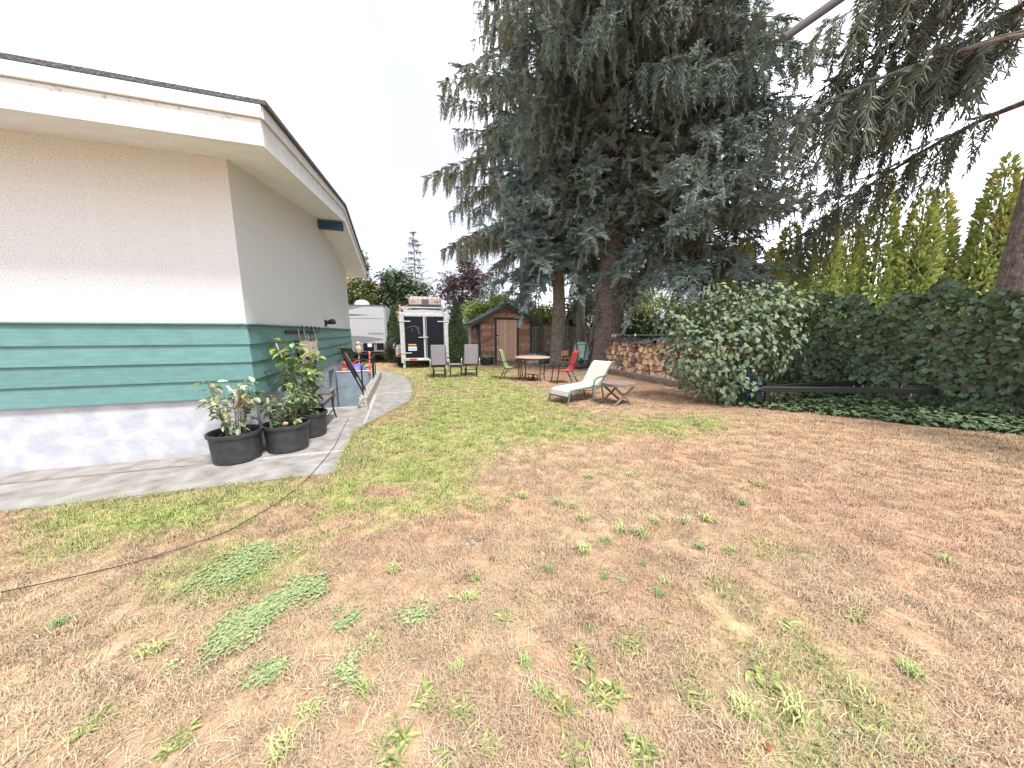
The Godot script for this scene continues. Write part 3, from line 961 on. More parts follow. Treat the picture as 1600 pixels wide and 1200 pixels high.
func conifer(called: String, label: String, at: Vector3, o: Dictionary) -> Node3D:
	var t := thing(called, label, "tree", at)
	rng.seed = o.seed
	var H: float = o.height
	var cb: float = o.base
	var R: float = o.radius
	var r0: float = o.trunk
	var tp := PackedVector3Array()
	var tr := PackedFloat32Array()
	for i in 13:
		var f := i / 12.0
		var y := H * f * f * 0.55 + H * f * 0.45
		tp.append(Vector3(o.lean.x * y + rf(-0.03, 0.03), y - (0.15 if i == 0 else 0.0), o.lean.y * y))
		var fl: float = exp(-y * 1.5) * o.flare
		tr.append(r0 * (1.0 - 0.93 * y / H) + fl)
	put("trunk", trunk_mesh(tp, tr, o.get("sides", 20), o.get("rings", 40), o.get("furrow", 0.05), o.seed), o.bark, t)
	var limbs := MB.new()
	var spray := []
	var sc := PackedColorArray()
	var hang := []
	var hc := PackedColorArray()
	var ca: Color = o.ca
	var cz: Color = o.cb
	var h := cb
	var low: float = o.get("low", 1.0)
	var az_c: float = o.get("azc", 0.0)
	var az_w: float = o.get("azw", PI)
	var split: float = o.get("split", -1.0)
	var upper: Dictionary = o
	while h < H * 0.97:
		if split > 0.0:
			o = upper if h > split else upper.merged(upper.lower, true)
			ca = o.ca
			cz = o.cb
		var mess: float = o.get("mess", 0.15)
		var f := (h - cb) / (H - cb)
		var L: float = R * pow(1.0 - f, o.get("power", 0.75)) * clampf(low + f * 4.0, 0.0, 1.0) * o.get("scale", 1.0)
		var nb: int = o.get("whorl", 6)
		for k in nb:
			var az: float = az_c + (rf(-1, 1) if o.has("azw") else (2.0 * (k + rf(0.1, 0.9)) / nb - 1.0)) * az_w
			var d := Vector3(cos(az), 0, sin(az))
			var side := Vector3(-d.z, 0, d.x)
			var l := L * rf(0.68, 1.12)
			var rise: float = o.rise * rf(0.6, 1.4)
			var droop: float = o.droop * rf(1.0 - mess * 2.0, 1.0 + mess * 2.0)
			var tip: float = o.tip
			var bp := Vector3(o.lean.x * h, h + rf(-0.15, 0.15), o.lean.y * h)
			var curve := func(u: float) -> Vector3:
				return bp + d * (l * u) + Vector3.UP * (l * (rise * u - droop * u * u + tip * u * u * u * u)) + side * (sin(u * 3.0) * 0.06 * l)
			var pts := PackedVector3Array()
			var rad := PackedFloat32Array()
			for i in 6:
				pts.append(curve.call(i / 5.0))
				rad.append((0.012 + 0.011 * l) * (1.0 - 0.85 * i / 5.0))
			limbs.tube(pts, rad, 4, false)
			var step: float = o.step
			var n := maxi(3, int(l / step))
			var c0 := ca.lerp(cz, rng.randf()) * rf(0.85, 1.15)
			for i in n:
				var u: float = lerpf(o.get("inner", 0.16), 1.0, (i + rng.randf()) / n)
				var p: Vector3 = curve.call(u)
				var fw: Vector3 = (curve.call(minf(u + 0.05, 1.05)) - p).normalized()
				var w := minf(0.28 + (1.0 - u) * l * 0.32, o.get("wide", 1.3)) * clampf(u * 3.5, 0.4, 1.0)
				for sg in [-1.0, 1.0]:
					var dir: Vector3 = (fw * rf(0.5, 1.0) + side * sg * rf(0.6, 1.0) + Vector3.DOWN * rf(0.0, o.sag)).normalized()
					var q := p
					var left := w
					while left > 0.12:
						var sl := minf(left * 1.15, rf(0.5, 0.75) * o.size)
						spray.append(frame_x(dir + Vector3(rf(-mess, mess), rf(-mess, mess), rf(-mess, mess)), Vector3.UP + Vector3(rf(-0.5, 0.5), 0, rf(-0.5, 0.5)), q, Vector3(sl, sl, sl)))
						sc.append(c0 * rf(0.75, 1.25))
						if o.hang > 0.0 and rng.randf() < o.hang:
							var hl: float = rf(0.35, 0.85) * o.hlen
							hang.append(frame_x(Vector3(rf(-0.18, 0.18), -1, rf(-0.18, 0.18)) + d * 0.12, side, q + dir * rf(0, sl), Vector3(hl, minf(hl, 0.75) * rf(0.7, 1.1), minf(hl, 0.75))))
							hc.append(c0 * rf(0.75, 1.25))
						q += dir * (sl * 0.62)
						left -= sl * 0.7
				if u > 0.93:
					spray.append(frame_x(fw, Vector3.UP, p, Vector3.ONE * o.size * 0.6))
					sc.append(c0)
		h += o.gap * rf(0.8, 1.2)
	put("limbs", limbs, o.bark, t)
	multi("crown", sprig_spray(o.seed + 1, o.get("flat", 0.25)), M.needle, spray, sc, t)
	if hang.size():
		multi("hanging_twigs", sprig_hang(o.seed + 2), M.needle, hang, hc, t)
	return t

func broad_tree(called: String, label: String, at: Vector3, o: Dictionary, group := "") -> Node3D:
	var t := thing(called, label, o.get("category", "tree"), at, 0.0, group)
	rng.seed = o.seed
	var xf := []
	var cs := PackedColorArray()
	var limbs := MB.new()
	for bl in o.blobs:      # centre, radius, count
		var c: Vector3 = bl[0]
		var R: Vector3 = bl[1]
		var n: int = bl[2]
		limbs.tube(PackedVector3Array([Vector3(0, minf(0.45 * c.y, o.fork), 0), Vector3(c.x * 0.45, c.y * 0.72, c.z * 0.45), c]), PackedFloat32Array([0.03 * c.y * 0.35 + 0.02, 0.05, 0.015]), 6, false)
		for i in n:
			var d := Vector3(rng.randfn(), rng.randfn(), rng.randfn()).normalized()
			var k := pow(rng.randf(), 0.5)
			k *= 0.85 + 0.3 * sin(d.x * 5.0 + c.x) * sin(d.y * 6.0) * sin(d.z * 5.0)
			var p := c + d * R * k
			var s: float = o.size * rf(0.7, 1.35)
			xf.append(Transform3D(Basis.from_euler(Vector3(rf(-0.6, 0.6), rng.randf() * TAU, rf(-0.6, 0.6))).scaled(Vector3.ONE * s), p))
			cs.append((o.ca as Color).lerp(o.cb, rng.randf()) * rf(0.8, 1.2))
	var b := MB.new()
	b.tube(PackedVector3Array([Vector3(0, -0.1, 0), Vector3(0.03, o.fork * 0.5, 0), Vector3(0, o.fork, 0.02), Vector3(0.02, o.fork * 1.5, 0)]), PackedFloat32Array([o.trunk * 1.3, o.trunk, o.trunk * 0.85, o.trunk * 0.5]), 10)
	put("trunk", b, M.bark2, t)
	put("limbs", limbs, M.bark2, t)
	multi("crown", leaf_cluster(o.get("leaves", 9), o.get("leaf", 0.12), o.get("leafw", 0.09), o.seed), M.leafmix, xf, cs, t)
	return t

func cone_tree(called: String, label: String, at: Vector3, H: float, R: float, n: int, ca: Color, cb: Color, sd: int, group := "", tipc := Color(0, 0, 0, 0), pw := 0.8) -> Node3D:
	var t := thing(called, label, "tree", at, 0.0, group)
	rng.seed = sd
	var xf := []
	var cs := PackedColorArray()
	for i in n:
		var f := 1.0 - sqrt(rng.randf())
		if rng.randf() < 0.2:
			f = rng.randf()
		var a := rng.randf() * TAU
		var bulge := 1.0 + 0.13 * sin(a * 3.0 + f * 9.0 + sd) + 0.08 * sin(a * 7.0 - f * 20.0)
		var r := R * pow(1.0 - f, pw) * clampf(0.72 + f * 3.0, 0.0, 1.0) * bulge * pow(rf(0.4, 1.0), 0.3)
		var d := Vector3(cos(a), 0, sin(a))
		var p := Vector3(0, 0.06 + f * H * 0.96, 0) + d * r * 0.9
		var dir := (d * rf(0.3, 1.0) + Vector3.UP * rf(0.3, 1.1) + Vector3(rf(-0.4, 0.4), 0, rf(-0.4, 0.4))).normalized()
		var s := rf(0.24, 0.40) * clampf(R, 0.45, 0.8) * (1.0 - 0.4 * f)
		xf.append(frame_x(dir, d.cross(Vector3.UP) + d * rf(-1, 1), p, Vector3(s, s, s)))
		var c := ca.lerp(cb, rng.randf()) * rf(0.75, 1.25)
		if tipc.a > 0.0 and f > 0.55 and rng.randf() < (f - 0.5) * 0.8:
			c = tipc * rf(0.8, 1.2)
		cs.append(c)
	var b := MB.new()
	b.tube(PackedVector3Array([Vector3(0, -0.1, 0), Vector3(0, H * 0.5, 0), Vector3(0, H * 0.93, 0)]), PackedFloat32Array([0.09, 0.06, 0.01]), 7)
	put("trunk", b, M.bark2, t)
	multi("crown", sprig_spray(sd, 0.5, 2.3), M.needle, xf, cs, t)
	return t

func make_trees() -> void:
	var spruce_a := Color(0.110, 0.150, 0.120)
	var spruce_b := Color(0.190, 0.230, 0.180)
	var fir := conifer("fir_tree", "huge dark conifer with thick furrowed trunk beside the firewood stack", Vector3(4.30, 0, -15.0), {"seed": 11, "height": 23.0, "base": 5.6, "radius": 7.4, "trunk": 0.60, "flare": 0.34, "lean": Vector2(0.004, 0.0), "bark": M.bark, "sides": 44, "rings": 150, "furrow": 0.09,
		"split": 9.6, "lower": {"hang": 0.06, "mess": 0.6, "scale": 0.52, "whorl": 9, "gap": 0.42, "sag": 0.3, "size": 0.85, "rise": 0.25, "droop": 0.6, "tip": 0.14},
		"ca": spruce_a, "cb": spruce_b, "rise": 0.12, "droop": 0.42, "tip": 0.10, "whorl": 6, "gap": 0.52, "step": 0.34, "size": 1.0, "sag": 0.5, "hang": 0.65, "hlen": 1.25, "power": 0.55, "low": 0.85, "inner": 0.2})
	conifer("blue_spruce", "blue green conifer with slimmer trunk just right of the wooden shed", Vector3(2.30, 0, -16.6), {"mess": 0.6, "seed": 12, "height": 13.0, "base": 4.4, "radius": 4.1, "trunk": 0.36, "flare": 0.16, "lean": Vector2(-0.006, 0.01), "bark": M.bark2, "sides": 28, "rings": 80, "furrow": 0.06,
		"ca": Color(0.165, 0.235, 0.220), "cb": Color(0.260, 0.330, 0.310), "rise": 0.3, "droop": 0.60, "tip": 0.16, "whorl": 9, "gap": 0.40, "step": 0.27, "size": 0.95, "sag": 0.35, "hang": 0.15, "hlen": 0.7, "power": 0.38, "low": 0.9, "flat": 0.6})
	conifer("weeping_spruce", "tall spruce with drooping brownish branches rising behind the shed", Vector3(0.75, 0, -20.6), {"seed": 13, "height": 27.0, "base": 6.4, "radius": 6.6, "trunk": 0.33, "flare": 0.12, "lean": Vector2(0.0, 0.0), "bark": M.bark2, "sides": 16, "rings": 40, "furrow": 0.04,
		"ca": Color(0.150, 0.140, 0.085), "cb": Color(0.190, 0.195, 0.120), "rise": 0.18, "droop": 0.40, "tip": 0.06, "whorl": 4, "gap": 0.85, "step": 0.34, "size": 0.8, "sag": 0.5, "hang": 0.9, "hlen": 1.35, "power": 0.75, "low": 0.85, "wide": 0.7})
	conifer("bushy_conifer", "bushy grey green conifer standing behind the leafy shrub and ivy fence", Vector3(7.2, 0, -13.4), {"mess": 0.6, "seed": 14, "height": 12.5, "base": 3.9, "radius": 3.7, "trunk": 0.30, "flare": 0.1, "lean": Vector2(0.0, 0.0), "bark": M.bark, "sides": 16, "rings": 40, "furrow": 0.04,
		"ca": Color(0.145, 0.190, 0.165), "cb": Color(0.225, 0.270, 0.235), "rise": 0.25, "droop": 0.55, "tip": 0.14, "whorl": 9, "gap": 0.45, "step": 0.3, "size": 1.0, "sag": 0.35, "hang": 0.25, "hlen": 0.8, "power": 0.4, "low": 0.9, "flat": 0.6})
	conifer("ivy_clad_conifer", "slim ivy clad conifer trunk between the two thicker trunks", Vector3(3.75, 0, -18.6), {"seed": 15, "height": 15.0, "base": 5.2, "radius": 3.0, "trunk": 0.24, "flare": 0.06, "lean": Vector2(0.0, 0.0), "bark": M.mossy, "sides": 16, "rings": 40, "furrow": 0.05,
		"ca": Color(0.095, 0.130, 0.100), "cb": Color(0.165, 0.200, 0.150), "rise": 0.15, "droop": 0.45, "tip": 0.1, "whorl": 5, "gap": 0.6, "step": 0.4, "size": 0.95, "sag": 0.4, "hang": 0.3, "hlen": 0.9, "power": 0.6})
	var side := conifer("side_spruce", "spruce at the right boundary with long hanging branches against the sky", Vector3(10.5, 0, -7.1), {"azc": 2.9, "azw": 1.9, "seed": 16, "height": 15.0, "base": 6.1, "radius": 6.0, "trunk": 0.36, "flare": 0.12, "lean": Vector2(0.0, 0.0), "bark": M.bark, "sides": 20, "rings": 40, "furrow": 0.05,
		"ca": Color(0.095, 0.115, 0.085), "cb": Color(0.150, 0.165, 0.120), "rise": 0.2, "droop": 0.55, "tip": 0.05, "whorl": 3, "gap": 1.15, "step": 0.36, "size": 0.8, "sag": 0.7, "hang": 0.95, "hlen": 1.7, "power": 0.6, "wide": 0.8})
	var lb := MB.new()
	lb.tube(PackedVector3Array([Vector3(0.1, 10.3, 0.2), Vector3(0.5, 10.9, 1.6), Vector3(1.4, 11.3, 2.6), Vector3(2.6, 12.1, 2.9), Vector3(4.2, 14.6, 2.6)]), PackedFloat32Array([0.16, 0.13, 0.11, 0.09, 0.05]), 8)
	put("large_limb", lb, M.bark, fir)
	lb = MB.new()
	lb.tube(PackedVector3Array([Vector3(0.1, 10.6, 0.0), Vector3(-2.6, 8.9, -0.05), Vector3(-5.4, 7.05, -0.1)]), PackedFloat32Array([0.10, 0.085, 0.075]), 8)
	put("dead_limb", lb, plain(lin(0.085, 0.08, 0.082), 0.9), side)
	# background, left to right
	broad_tree("garden_tree", "loose leafy tree in front of the peach coloured house", Vector3(-11.6, 0, -26.0), {"seed": 21, "fork": 2.5, "trunk": 0.16, "size": 1.7, "ca": Color(0.123, 0.167, 0.065), "cb": Color(0.217, 0.246, 0.109),
		"blobs": [[Vector3(0, 4.6, 0), Vector3(1.5, 1.5, 1.4), 340], [Vector3(-1.2, 3.9, 0.4), Vector3(1.3, 1.1, 1.2), 220], [Vector3(0.4, 6.6, 0), Vector3(0.5, 1.4, 0.5), 60]]})
	broad_tree("garden_tree", "dark rounded broadleaf tree between the camper and the cargo trailer", Vector3(-8.7, 0, -27.0), {"seed": 22, "fork": 2.6, "trunk": 0.18, "size": 1.9, "ca": Color(0.080, 0.123, 0.080), "cb": Color(0.160, 0.203, 0.123),
		"blobs": [[Vector3(-0.4, 5.3, 0), Vector3(1.5, 1.4, 1.4), 380], [Vector3(0.9, 4.6, 0), Vector3(1.4, 1.3, 1.3), 300], [Vector3(-1.3, 3.9, 0), Vector3(1.2, 1.2, 1.2), 220]]})
	conifer("distant_fir", "small distant fir tip rising above the cargo trailer", Vector3(-12.6, 0, -45.0), {"seed": 23, "height": 14.6, "base": 4.0, "radius": 3.1, "trunk": 0.2, "flare": 0.05, "lean": Vector2(0.0, 0.0), "bark": M.bark2, "sides": 8, "rings": 10, "furrow": 0.0,
		"ca": Color(0.098, 0.124, 0.101), "cb": Color(0.143, 0.169, 0.137), "rise": 0.1, "droop": 0.25, "tip": 0.15, "whorl": 5, "gap": 0.75, "step": 0.5, "size": 1.2, "sag": 0.3, "hang": 0.3, "hlen": 0.8, "power": 0.9})
	cone_tree("pale_conifer", "pale green conical evergreen behind the roof cargo box", Vector3(-7.0, 0, -29.0), 5.6, 2.3, 2600, Color(0.14, 0.19, 0.07), Color(0.21, 0.26, 0.11), 24, "", Color(0, 0, 0, 0), 0.7)
	broad_tree("purple_leaf_tree", "purple leaved plum tree behind the shed and weeping spruce", Vector3(-4.3, 0, -28.0), {"seed": 25, "fork": 2.6, "trunk": 0.15, "size": 1.55, "ca": Color(0.145, 0.090, 0.099), "cb": Color(0.275, 0.181, 0.181),
		"blobs": [[Vector3(-0.6, 5.2, 0), Vector3(1.5, 1.6, 1.3), 210], [Vector3(1.1, 5.6, 0), Vector3(1.5, 1.9, 1.4), 300], [Vector3(0.3, 3.6, 0), Vector3(1.8, 1.2, 1.4), 230], [Vector3(0.6, 7.2, 0), Vector3(0.8, 1.0, 0.8), 70]]})
	broad_tree("lime_tree", "bright lime green shrubby tree behind the shed roof", Vector3(-1.6, 0, -24.5), {"seed": 26, "fork": 1.6, "trunk": 0.12, "size": 1.5, "ca": Color(0.300, 0.388, 0.094), "cb": Color(0.425, 0.500, 0.163),
		"blobs": [[Vector3(-0.9, 2.9, 0), Vector3(1.3, 1.2, 1.1), 330], [Vector3(0.5, 3.4, 0), Vector3(1.2, 1.2, 1.1), 330], [Vector3(2.2, 2.8, 0.6), Vector3(1.5, 1.3, 1.1), 360], [Vector3(4.2, 2.6, 1.4), Vector3(1.2, 1.2, 1.0), 260]]})
	for k in 5:
		cone_tree("hedge_cedar", "tall yellow green hedge cedar rising behind the shed roof", Vector3(-0.75 + k * 0.62, 0, -22.6 - 0.2 * (k % 2)), 4.1 + 0.3 * sin(k * 2.1), 0.52, 1700, Color(0.280, 0.378, 0.105), Color(0.31, 0.37, 0.13), 40 + k, "cedars behind the shed", Color(0, 0, 0, 0), 0.45)
	broad_tree("light_maple", "pale leaved tree glimpsed behind the thick trunk", Vector3(7.3, 0, -22.5), {"seed": 27, "fork": 2.0, "trunk": 0.15, "size": 1.5, "ca": Color(0.17, 0.21, 0.085), "cb": Color(0.27, 0.30, 0.13),
		"blobs": [[Vector3(-0.8, 3.4, 0), Vector3(1.5, 1.6, 1.2), 420], [Vector3(0.9, 3.9, 0), Vector3(1.5, 1.7, 1.2), 380], [Vector3(-2.8, 3.2, 0.3), Vector3(1.4, 1.3, 1.1), 320], [Vector3(-0.2, 5.4, 0), Vector3(1.5, 1.1, 1.1), 260]]})
	for k in 13:
		var f := k / 12.0
		var p := Vector3(lerpf(8.0, 15.5, f), 0, lerpf(-13.2, -9.2, f))
		p.z += 0.25 * sin(k * 3.7)
		cone_tree("boundary_cedar", "narrow yellow tipped cedar in the hedge beyond the ivy fence", p, 4.5 + 0.45 * sin(k * 2.3) + 1.6 * minf(f * 2.0, 1.0), 0.74, 4200, Color(0.280, 0.378, 0.105), Color(0.448, 0.518, 0.168), 60 + k, "cedar hedge beyond the ivy fence", Color(0.52, 0.45, 0.16, 1), 0.5)
	broad_tree("laurel_hedge", "dark leafy hedge closing the view behind the fence and trunks", Vector3(6.0, 0, -24.5), {"seed": 28, "category": "hedge", "fork": 1.2, "trunk": 0.1, "size": 1.6, "ca": Color(0.055, 0.085, 0.04), "cb": Color(0.11, 0.145, 0.065),
		"blobs": [[Vector3(-4.0, 1.9, 0), Vector3(1.6, 1.7, 0.9), 480], [Vector3(-1.6, 1.9, 0), Vector3(1.7, 1.8, 0.9), 480], [Vector3(0.9, 1.8, 0), Vector3(1.7, 1.7, 0.9), 480], [Vector3(3.4, 1.9, 0.5), Vector3(1.7, 1.8, 0.9), 480], [Vector3(5.6, 1.9, 1.5), Vector3(1.7, 1.9, 0.9), 480]]})
	cone_tree("cone_cedar", "dark conical cedar between the camper and the cargo trailer", Vector3(-6.15, 0, -17.6), 2.95, 0.62, 2400, Color(0.055, 0.095, 0.035), Color(0.10, 0.15, 0.06), 31, "", Color(0, 0, 0, 0), 1.0)
	cone_tree("cone_cedar", "dark conical cedar between the cargo trailer and the shed", Vector3(-2.62, 0, -15.9), 3.15, 0.66, 2700, Color(0.055, 0.095, 0.035), Color(0.10, 0.15, 0.06), 32, "", Color(0, 0, 0, 0), 0.95)

func make_ivy() -> void:
	# a boarded fence along the right boundary, overgrown with ivy
	var a := Vector3(4.6, 0, -18.6)
	var b := Vector3(7.7, 0, -8.6)
	var c := Vector3(10.2, 0, -3.4)
	var runs := [[a, b, 2.05, 2.35], [b, c, 2.35, 2.5]]
	var f := thing("ivy_fence", "old board fence buried in dark ivy along the right boundary", "fence", a)
	var lf := leaf_mesh(0.11, 0.115, 0.1, 0.25)
	rng.seed = 88
	var xf := []
	var cs := PackedColorArray()
	for r in runs:
		var p0: Vector3 = r[0]
		var p1: Vector3 = r[1]
		var d := (p1 - p0).normalized()
		var out := Vector3(d.z, 0, -d.x)      # towards the lawn
		if out.x > 0:
			out = -out
		var len := p0.distance_to(p1)
		var nb := int(len / 0.15)
		var shared := []
		for k in 3:
			var m := MB.new()
			m.cbox(Transform3D(Basis(), Vector3(0, 0.9, 0)), Vector3(0.02, 1.8, 0.142), 0.004)
			shared.append(m.mesh())
		for i in nb:
			var p := p0 + d * ((i + 0.5) * len / nb)
			node_mesh("board", shared[i % 3], M.fenceboard[i % 5], f, Transform3D(Basis(d.cross(Vector3.UP), Vector3.UP, -d), p - a))
		for i in int(len * 1000):
			var u := rng.randf()
			var top: float = lerpf(r[2], r[3], u) + 0.18 * sin(u * 23.0) + 0.12 * sin(u * 57.0)
			var y := top * pow(rng.randf(), 0.8)
			var thick := 0.16 + 0.13 * sin(u * 31.0 + y * 3.0) + 0.10 * sin(u * 70.0 - y * 5.0)
			var p := p0 + d * (u * len) + out * (0.04 + maxf(0.05, thick) * rf(0.5, 1.1)) + Vector3.UP * y
			if rng.randf() < 0.15:
				p = p0 + d * (u * len) - out * rf(-0.1, 0.25) + Vector3.UP * (top - rf(0.0, 0.25))
			var dir := Vector3(rf(-0.6, 0.6), rf(-1.0, -0.2), rf(-0.6, 0.6))
			xf.append(frame_x(dir, out + Vector3(rf(-0.5, 0.5), rf(0.0, 0.7), rf(-0.5, 0.5)), p - a, Vector3.ONE * rf(0.7, 1.3)))
			cs.append(Color(0.045, 0.078, 0.036).lerp(Color(0.085, 0.125, 0.06), rng.randf()) * rf(0.7, 1.3))
	multi("ivy", lf, M.leafmix, xf, cs, f)
	# ivy running over the ground in front of it
	xf = []
	cs = PackedColorArray()
	for i in 6500:
		var u := rng.randf()
		var e := gp(lerpf(1085.0, 1680.0, u), lerpf(628.0, 690.0, u))
		var q := b.lerp(c, u)
		var k := rng.randf()
		var p := e.lerp(q, k)
		p.y = rf(0.01, 0.09 + 0.10 * k)
		xf.append(frame_x(Vector3(rf(-1, 1), rf(-0.3, 0.2), rf(-1, 1)), Vector3.UP + Vector3(rf(-0.4, 0.4), 0, rf(-0.4, 0.4)), p, Vector3.ONE * rf(0.6, 1.1)))
		cs.append(Color(0.060, 0.100, 0.040).lerp(Color(0.12, 0.17, 0.07), rng.randf()) * rf(0.7, 1.25))
	var o := multi("ground_ivy", lf, M.leafmix, xf, cs, self)
	tag(o, "ivy spreading over the ground below the trailer tongue", "ground cover")

func make_shrub() -> void:
	var t := thing("broadleaf_shrub", "big rounded shrub with broad grey green leaves hiding the stack's end", "shrub", Vector3(4.95, 0, -7.75))
	rng.seed = 303
	var stems := []
	for k in 9:
		var a := k * 0.7 + rf(-0.2, 0.2)
		var e := Vector3(cos(a) * rf(0.5, 1.1), rf(1.5, 2.6), sin(a) * rf(0.4, 0.9))
		var b := MB.new()
		b.tube(PackedVector3Array([Vector3(cos(a) * 0.12, -0.05, sin(a) * 0.12), e * Vector3(0.35, 0.45, 0.35), e]), PackedFloat32Array([0.022, 0.016, 0.006]), 6, false)
		put("stem", b, M.cane, t)
	var blobs := [[Vector3(-0.1, 1.35, 0.1), Vector3(1.2, 1.15, 1.0)], [Vector3(-0.8, 1.1, 0.25), Vector3(0.75, 0.8, 0.7)], [Vector3(0.45, 2.05, 0.1), Vector3(0.95, 0.7, 0.8)], [Vector3(0.8, 1.4, 0.3), Vector3(0.6, 0.75, 0.6)], [Vector3(-0.15, 0.5, 0.35), Vector3(0.75, 0.45, 0.6)], [Vector3(-0.35, 2.35, 0.1), Vector3(0.35, 0.4, 0.35)], [Vector3(-1.25, 1.75, 0.2), Vector3(0.35, 0.3, 0.3)], [Vector3(1.3, 2.25, 0.2), Vector3(0.45, 0.3, 0.35)]]
	var near := []
	var all := []
	var eye := Vector3(0, EYE, 0) - t.position
	for i in 3400:
		var bl: Array = blobs[[0, 0, 0, 0, 0, 1, 1, 1, 2, 2, 2, 3, 3, 4, 4, 5, 6, 7][rng.randi() % 18]]
		var d := Vector3(rng.randfn(), rng.randfn(), rng.randfn()).normalized()
		var k := pow(rng.randf(), 0.22) * (1.0 + 0.10 * sin(d.x * 7.0 + d.y * 5.0) + 0.07 * sin(d.y * 11.0))
		var p: Vector3 = bl[0] + d * bl[1] * k
		if p.y < 0.08:
			continue
		var dir := (d * 0.6 + Vector3(rf(-0.7, 0.7), rf(-1.1, -0.2), rf(-0.7, 0.7))).normalized()
		var x := frame_x(dir, d + Vector3.UP * rf(0.5, 1.6) + Vector3(rf(-0.6, 0.6), 0, rf(-0.6, 0.6)), p, Vector3.ONE * rf(0.45, 1.05))
		all.append([d.dot((eye - p).normalized()) + k * 0.9, x])
	all.sort_custom(func(p, q): return p[0] > q[0])
	var lm := []
	for k in 3:
		lm.append(leaf_mesh(0.145, 0.125, 0.10 + 0.06 * k, 0.12 + 0.12 * k))
	var mats := [leaf_plain(0.100, 0.145, 0.082, 0.65), leaf_plain(0.125, 0.170, 0.098, 0.65), leaf_plain(0.155, 0.195, 0.12, 0.65), leaf_plain(0.22, 0.225, 0.095, 0.65)]
	var xf := []
	var cs := PackedColorArray()
	for i in all.size():
		if i < 300:
			node_mesh("leaf", lm[i % 3], mats[[0, 1, 1, 2, 0, 1, 2, 1, 0, 3][rng.randi() % 10]], t, all[i][1])
		else:
			xf.append(all[i][1])
			cs.append([Color(0.100, 0.145, 0.082), Color(0.125, 0.170, 0.098), Color(0.155, 0.195, 0.12), Color(0.22, 0.225, 0.095)][[0, 1, 1, 2, 0, 1, 2, 1, 0, 3][rng.randi() % 10]])
	multi("leaves", lm[1], M.leafmix, xf, cs, t)
	# lighter climber sprawling over the fence behind it
	var v := thing("climbing_vine", "yellow green climber sprawling over the ivy fence behind the shrub", "vine", Vector3(6.9, 0, -9.6))
	xf = []
	cs = PackedColorArray()
	var st := MB.new()
	for k in 5:
		st.tube(PackedVector3Array([Vector3(-0.5 + 0.3 * k, 0, 0.2), Vector3(-0.8 + 0.4 * k, 1.3, 0.25), Vector3(-1.2 + 0.6 * k, 2.35, 0.1)]), PackedFloat32Array([0.02, 0.015, 0.006]), 5, false)
	put("stems", st, M.cane, v)
	for i in 1500:
		var u := rf(-1, 1)
		var p := Vector3(u * 2.4, 2.35 + 0.22 * sin(u * 6.0) + rng.randfn() * 0.18, u * 2.6 + rf(-0.5, 0.6))
		if i % 3 == 0:
			p.y -= rf(0.0, 0.8)
			p.x -= 0.3
		xf.append(frame_x(Vector3(rf(-1, 1), rf(-1.0, 0.3), rf(-1, 1)), Vector3(rf(-0.4, 0.4), 1, rf(-0.4, 0.6)), p, Vector3.ONE * rf(0.55, 1.0)))
		cs.append(Color(0.156, 0.216, 0.060).lerp(Color(0.324, 0.372, 0.120), rng.randf()) * rf(0.75, 1.2))
	multi("leaves", lm[1], M.leafmix, xf, cs, v)

func pot(parent: Node, R: float, H: float) -> void:
	var b := MB.new()
	b.lathe([Vector2(0, 0), Vector2(R * 0.86, 0), Vector2(R * 0.90, 0.02), Vector2(R * 0.97, H - 0.05), Vector2(R * 1.04, H - 0.045), Vector2(R * 1.05, H - 0.005), Vector2(R * 1.02, H), Vector2(R * 0.96, H - 0.004), Vector2(R * 0.93, H - 0.07)], 40)
	put("pot", b, M.pot, parent)
	b = MB.new()
	b.lathe([Vector2(R * 0.935, H - 0.11), Vector2(R * 0.5, H - 0.085), Vector2(0, H - 0.075)], 24)
	put("soil", b, M.soil, parent)

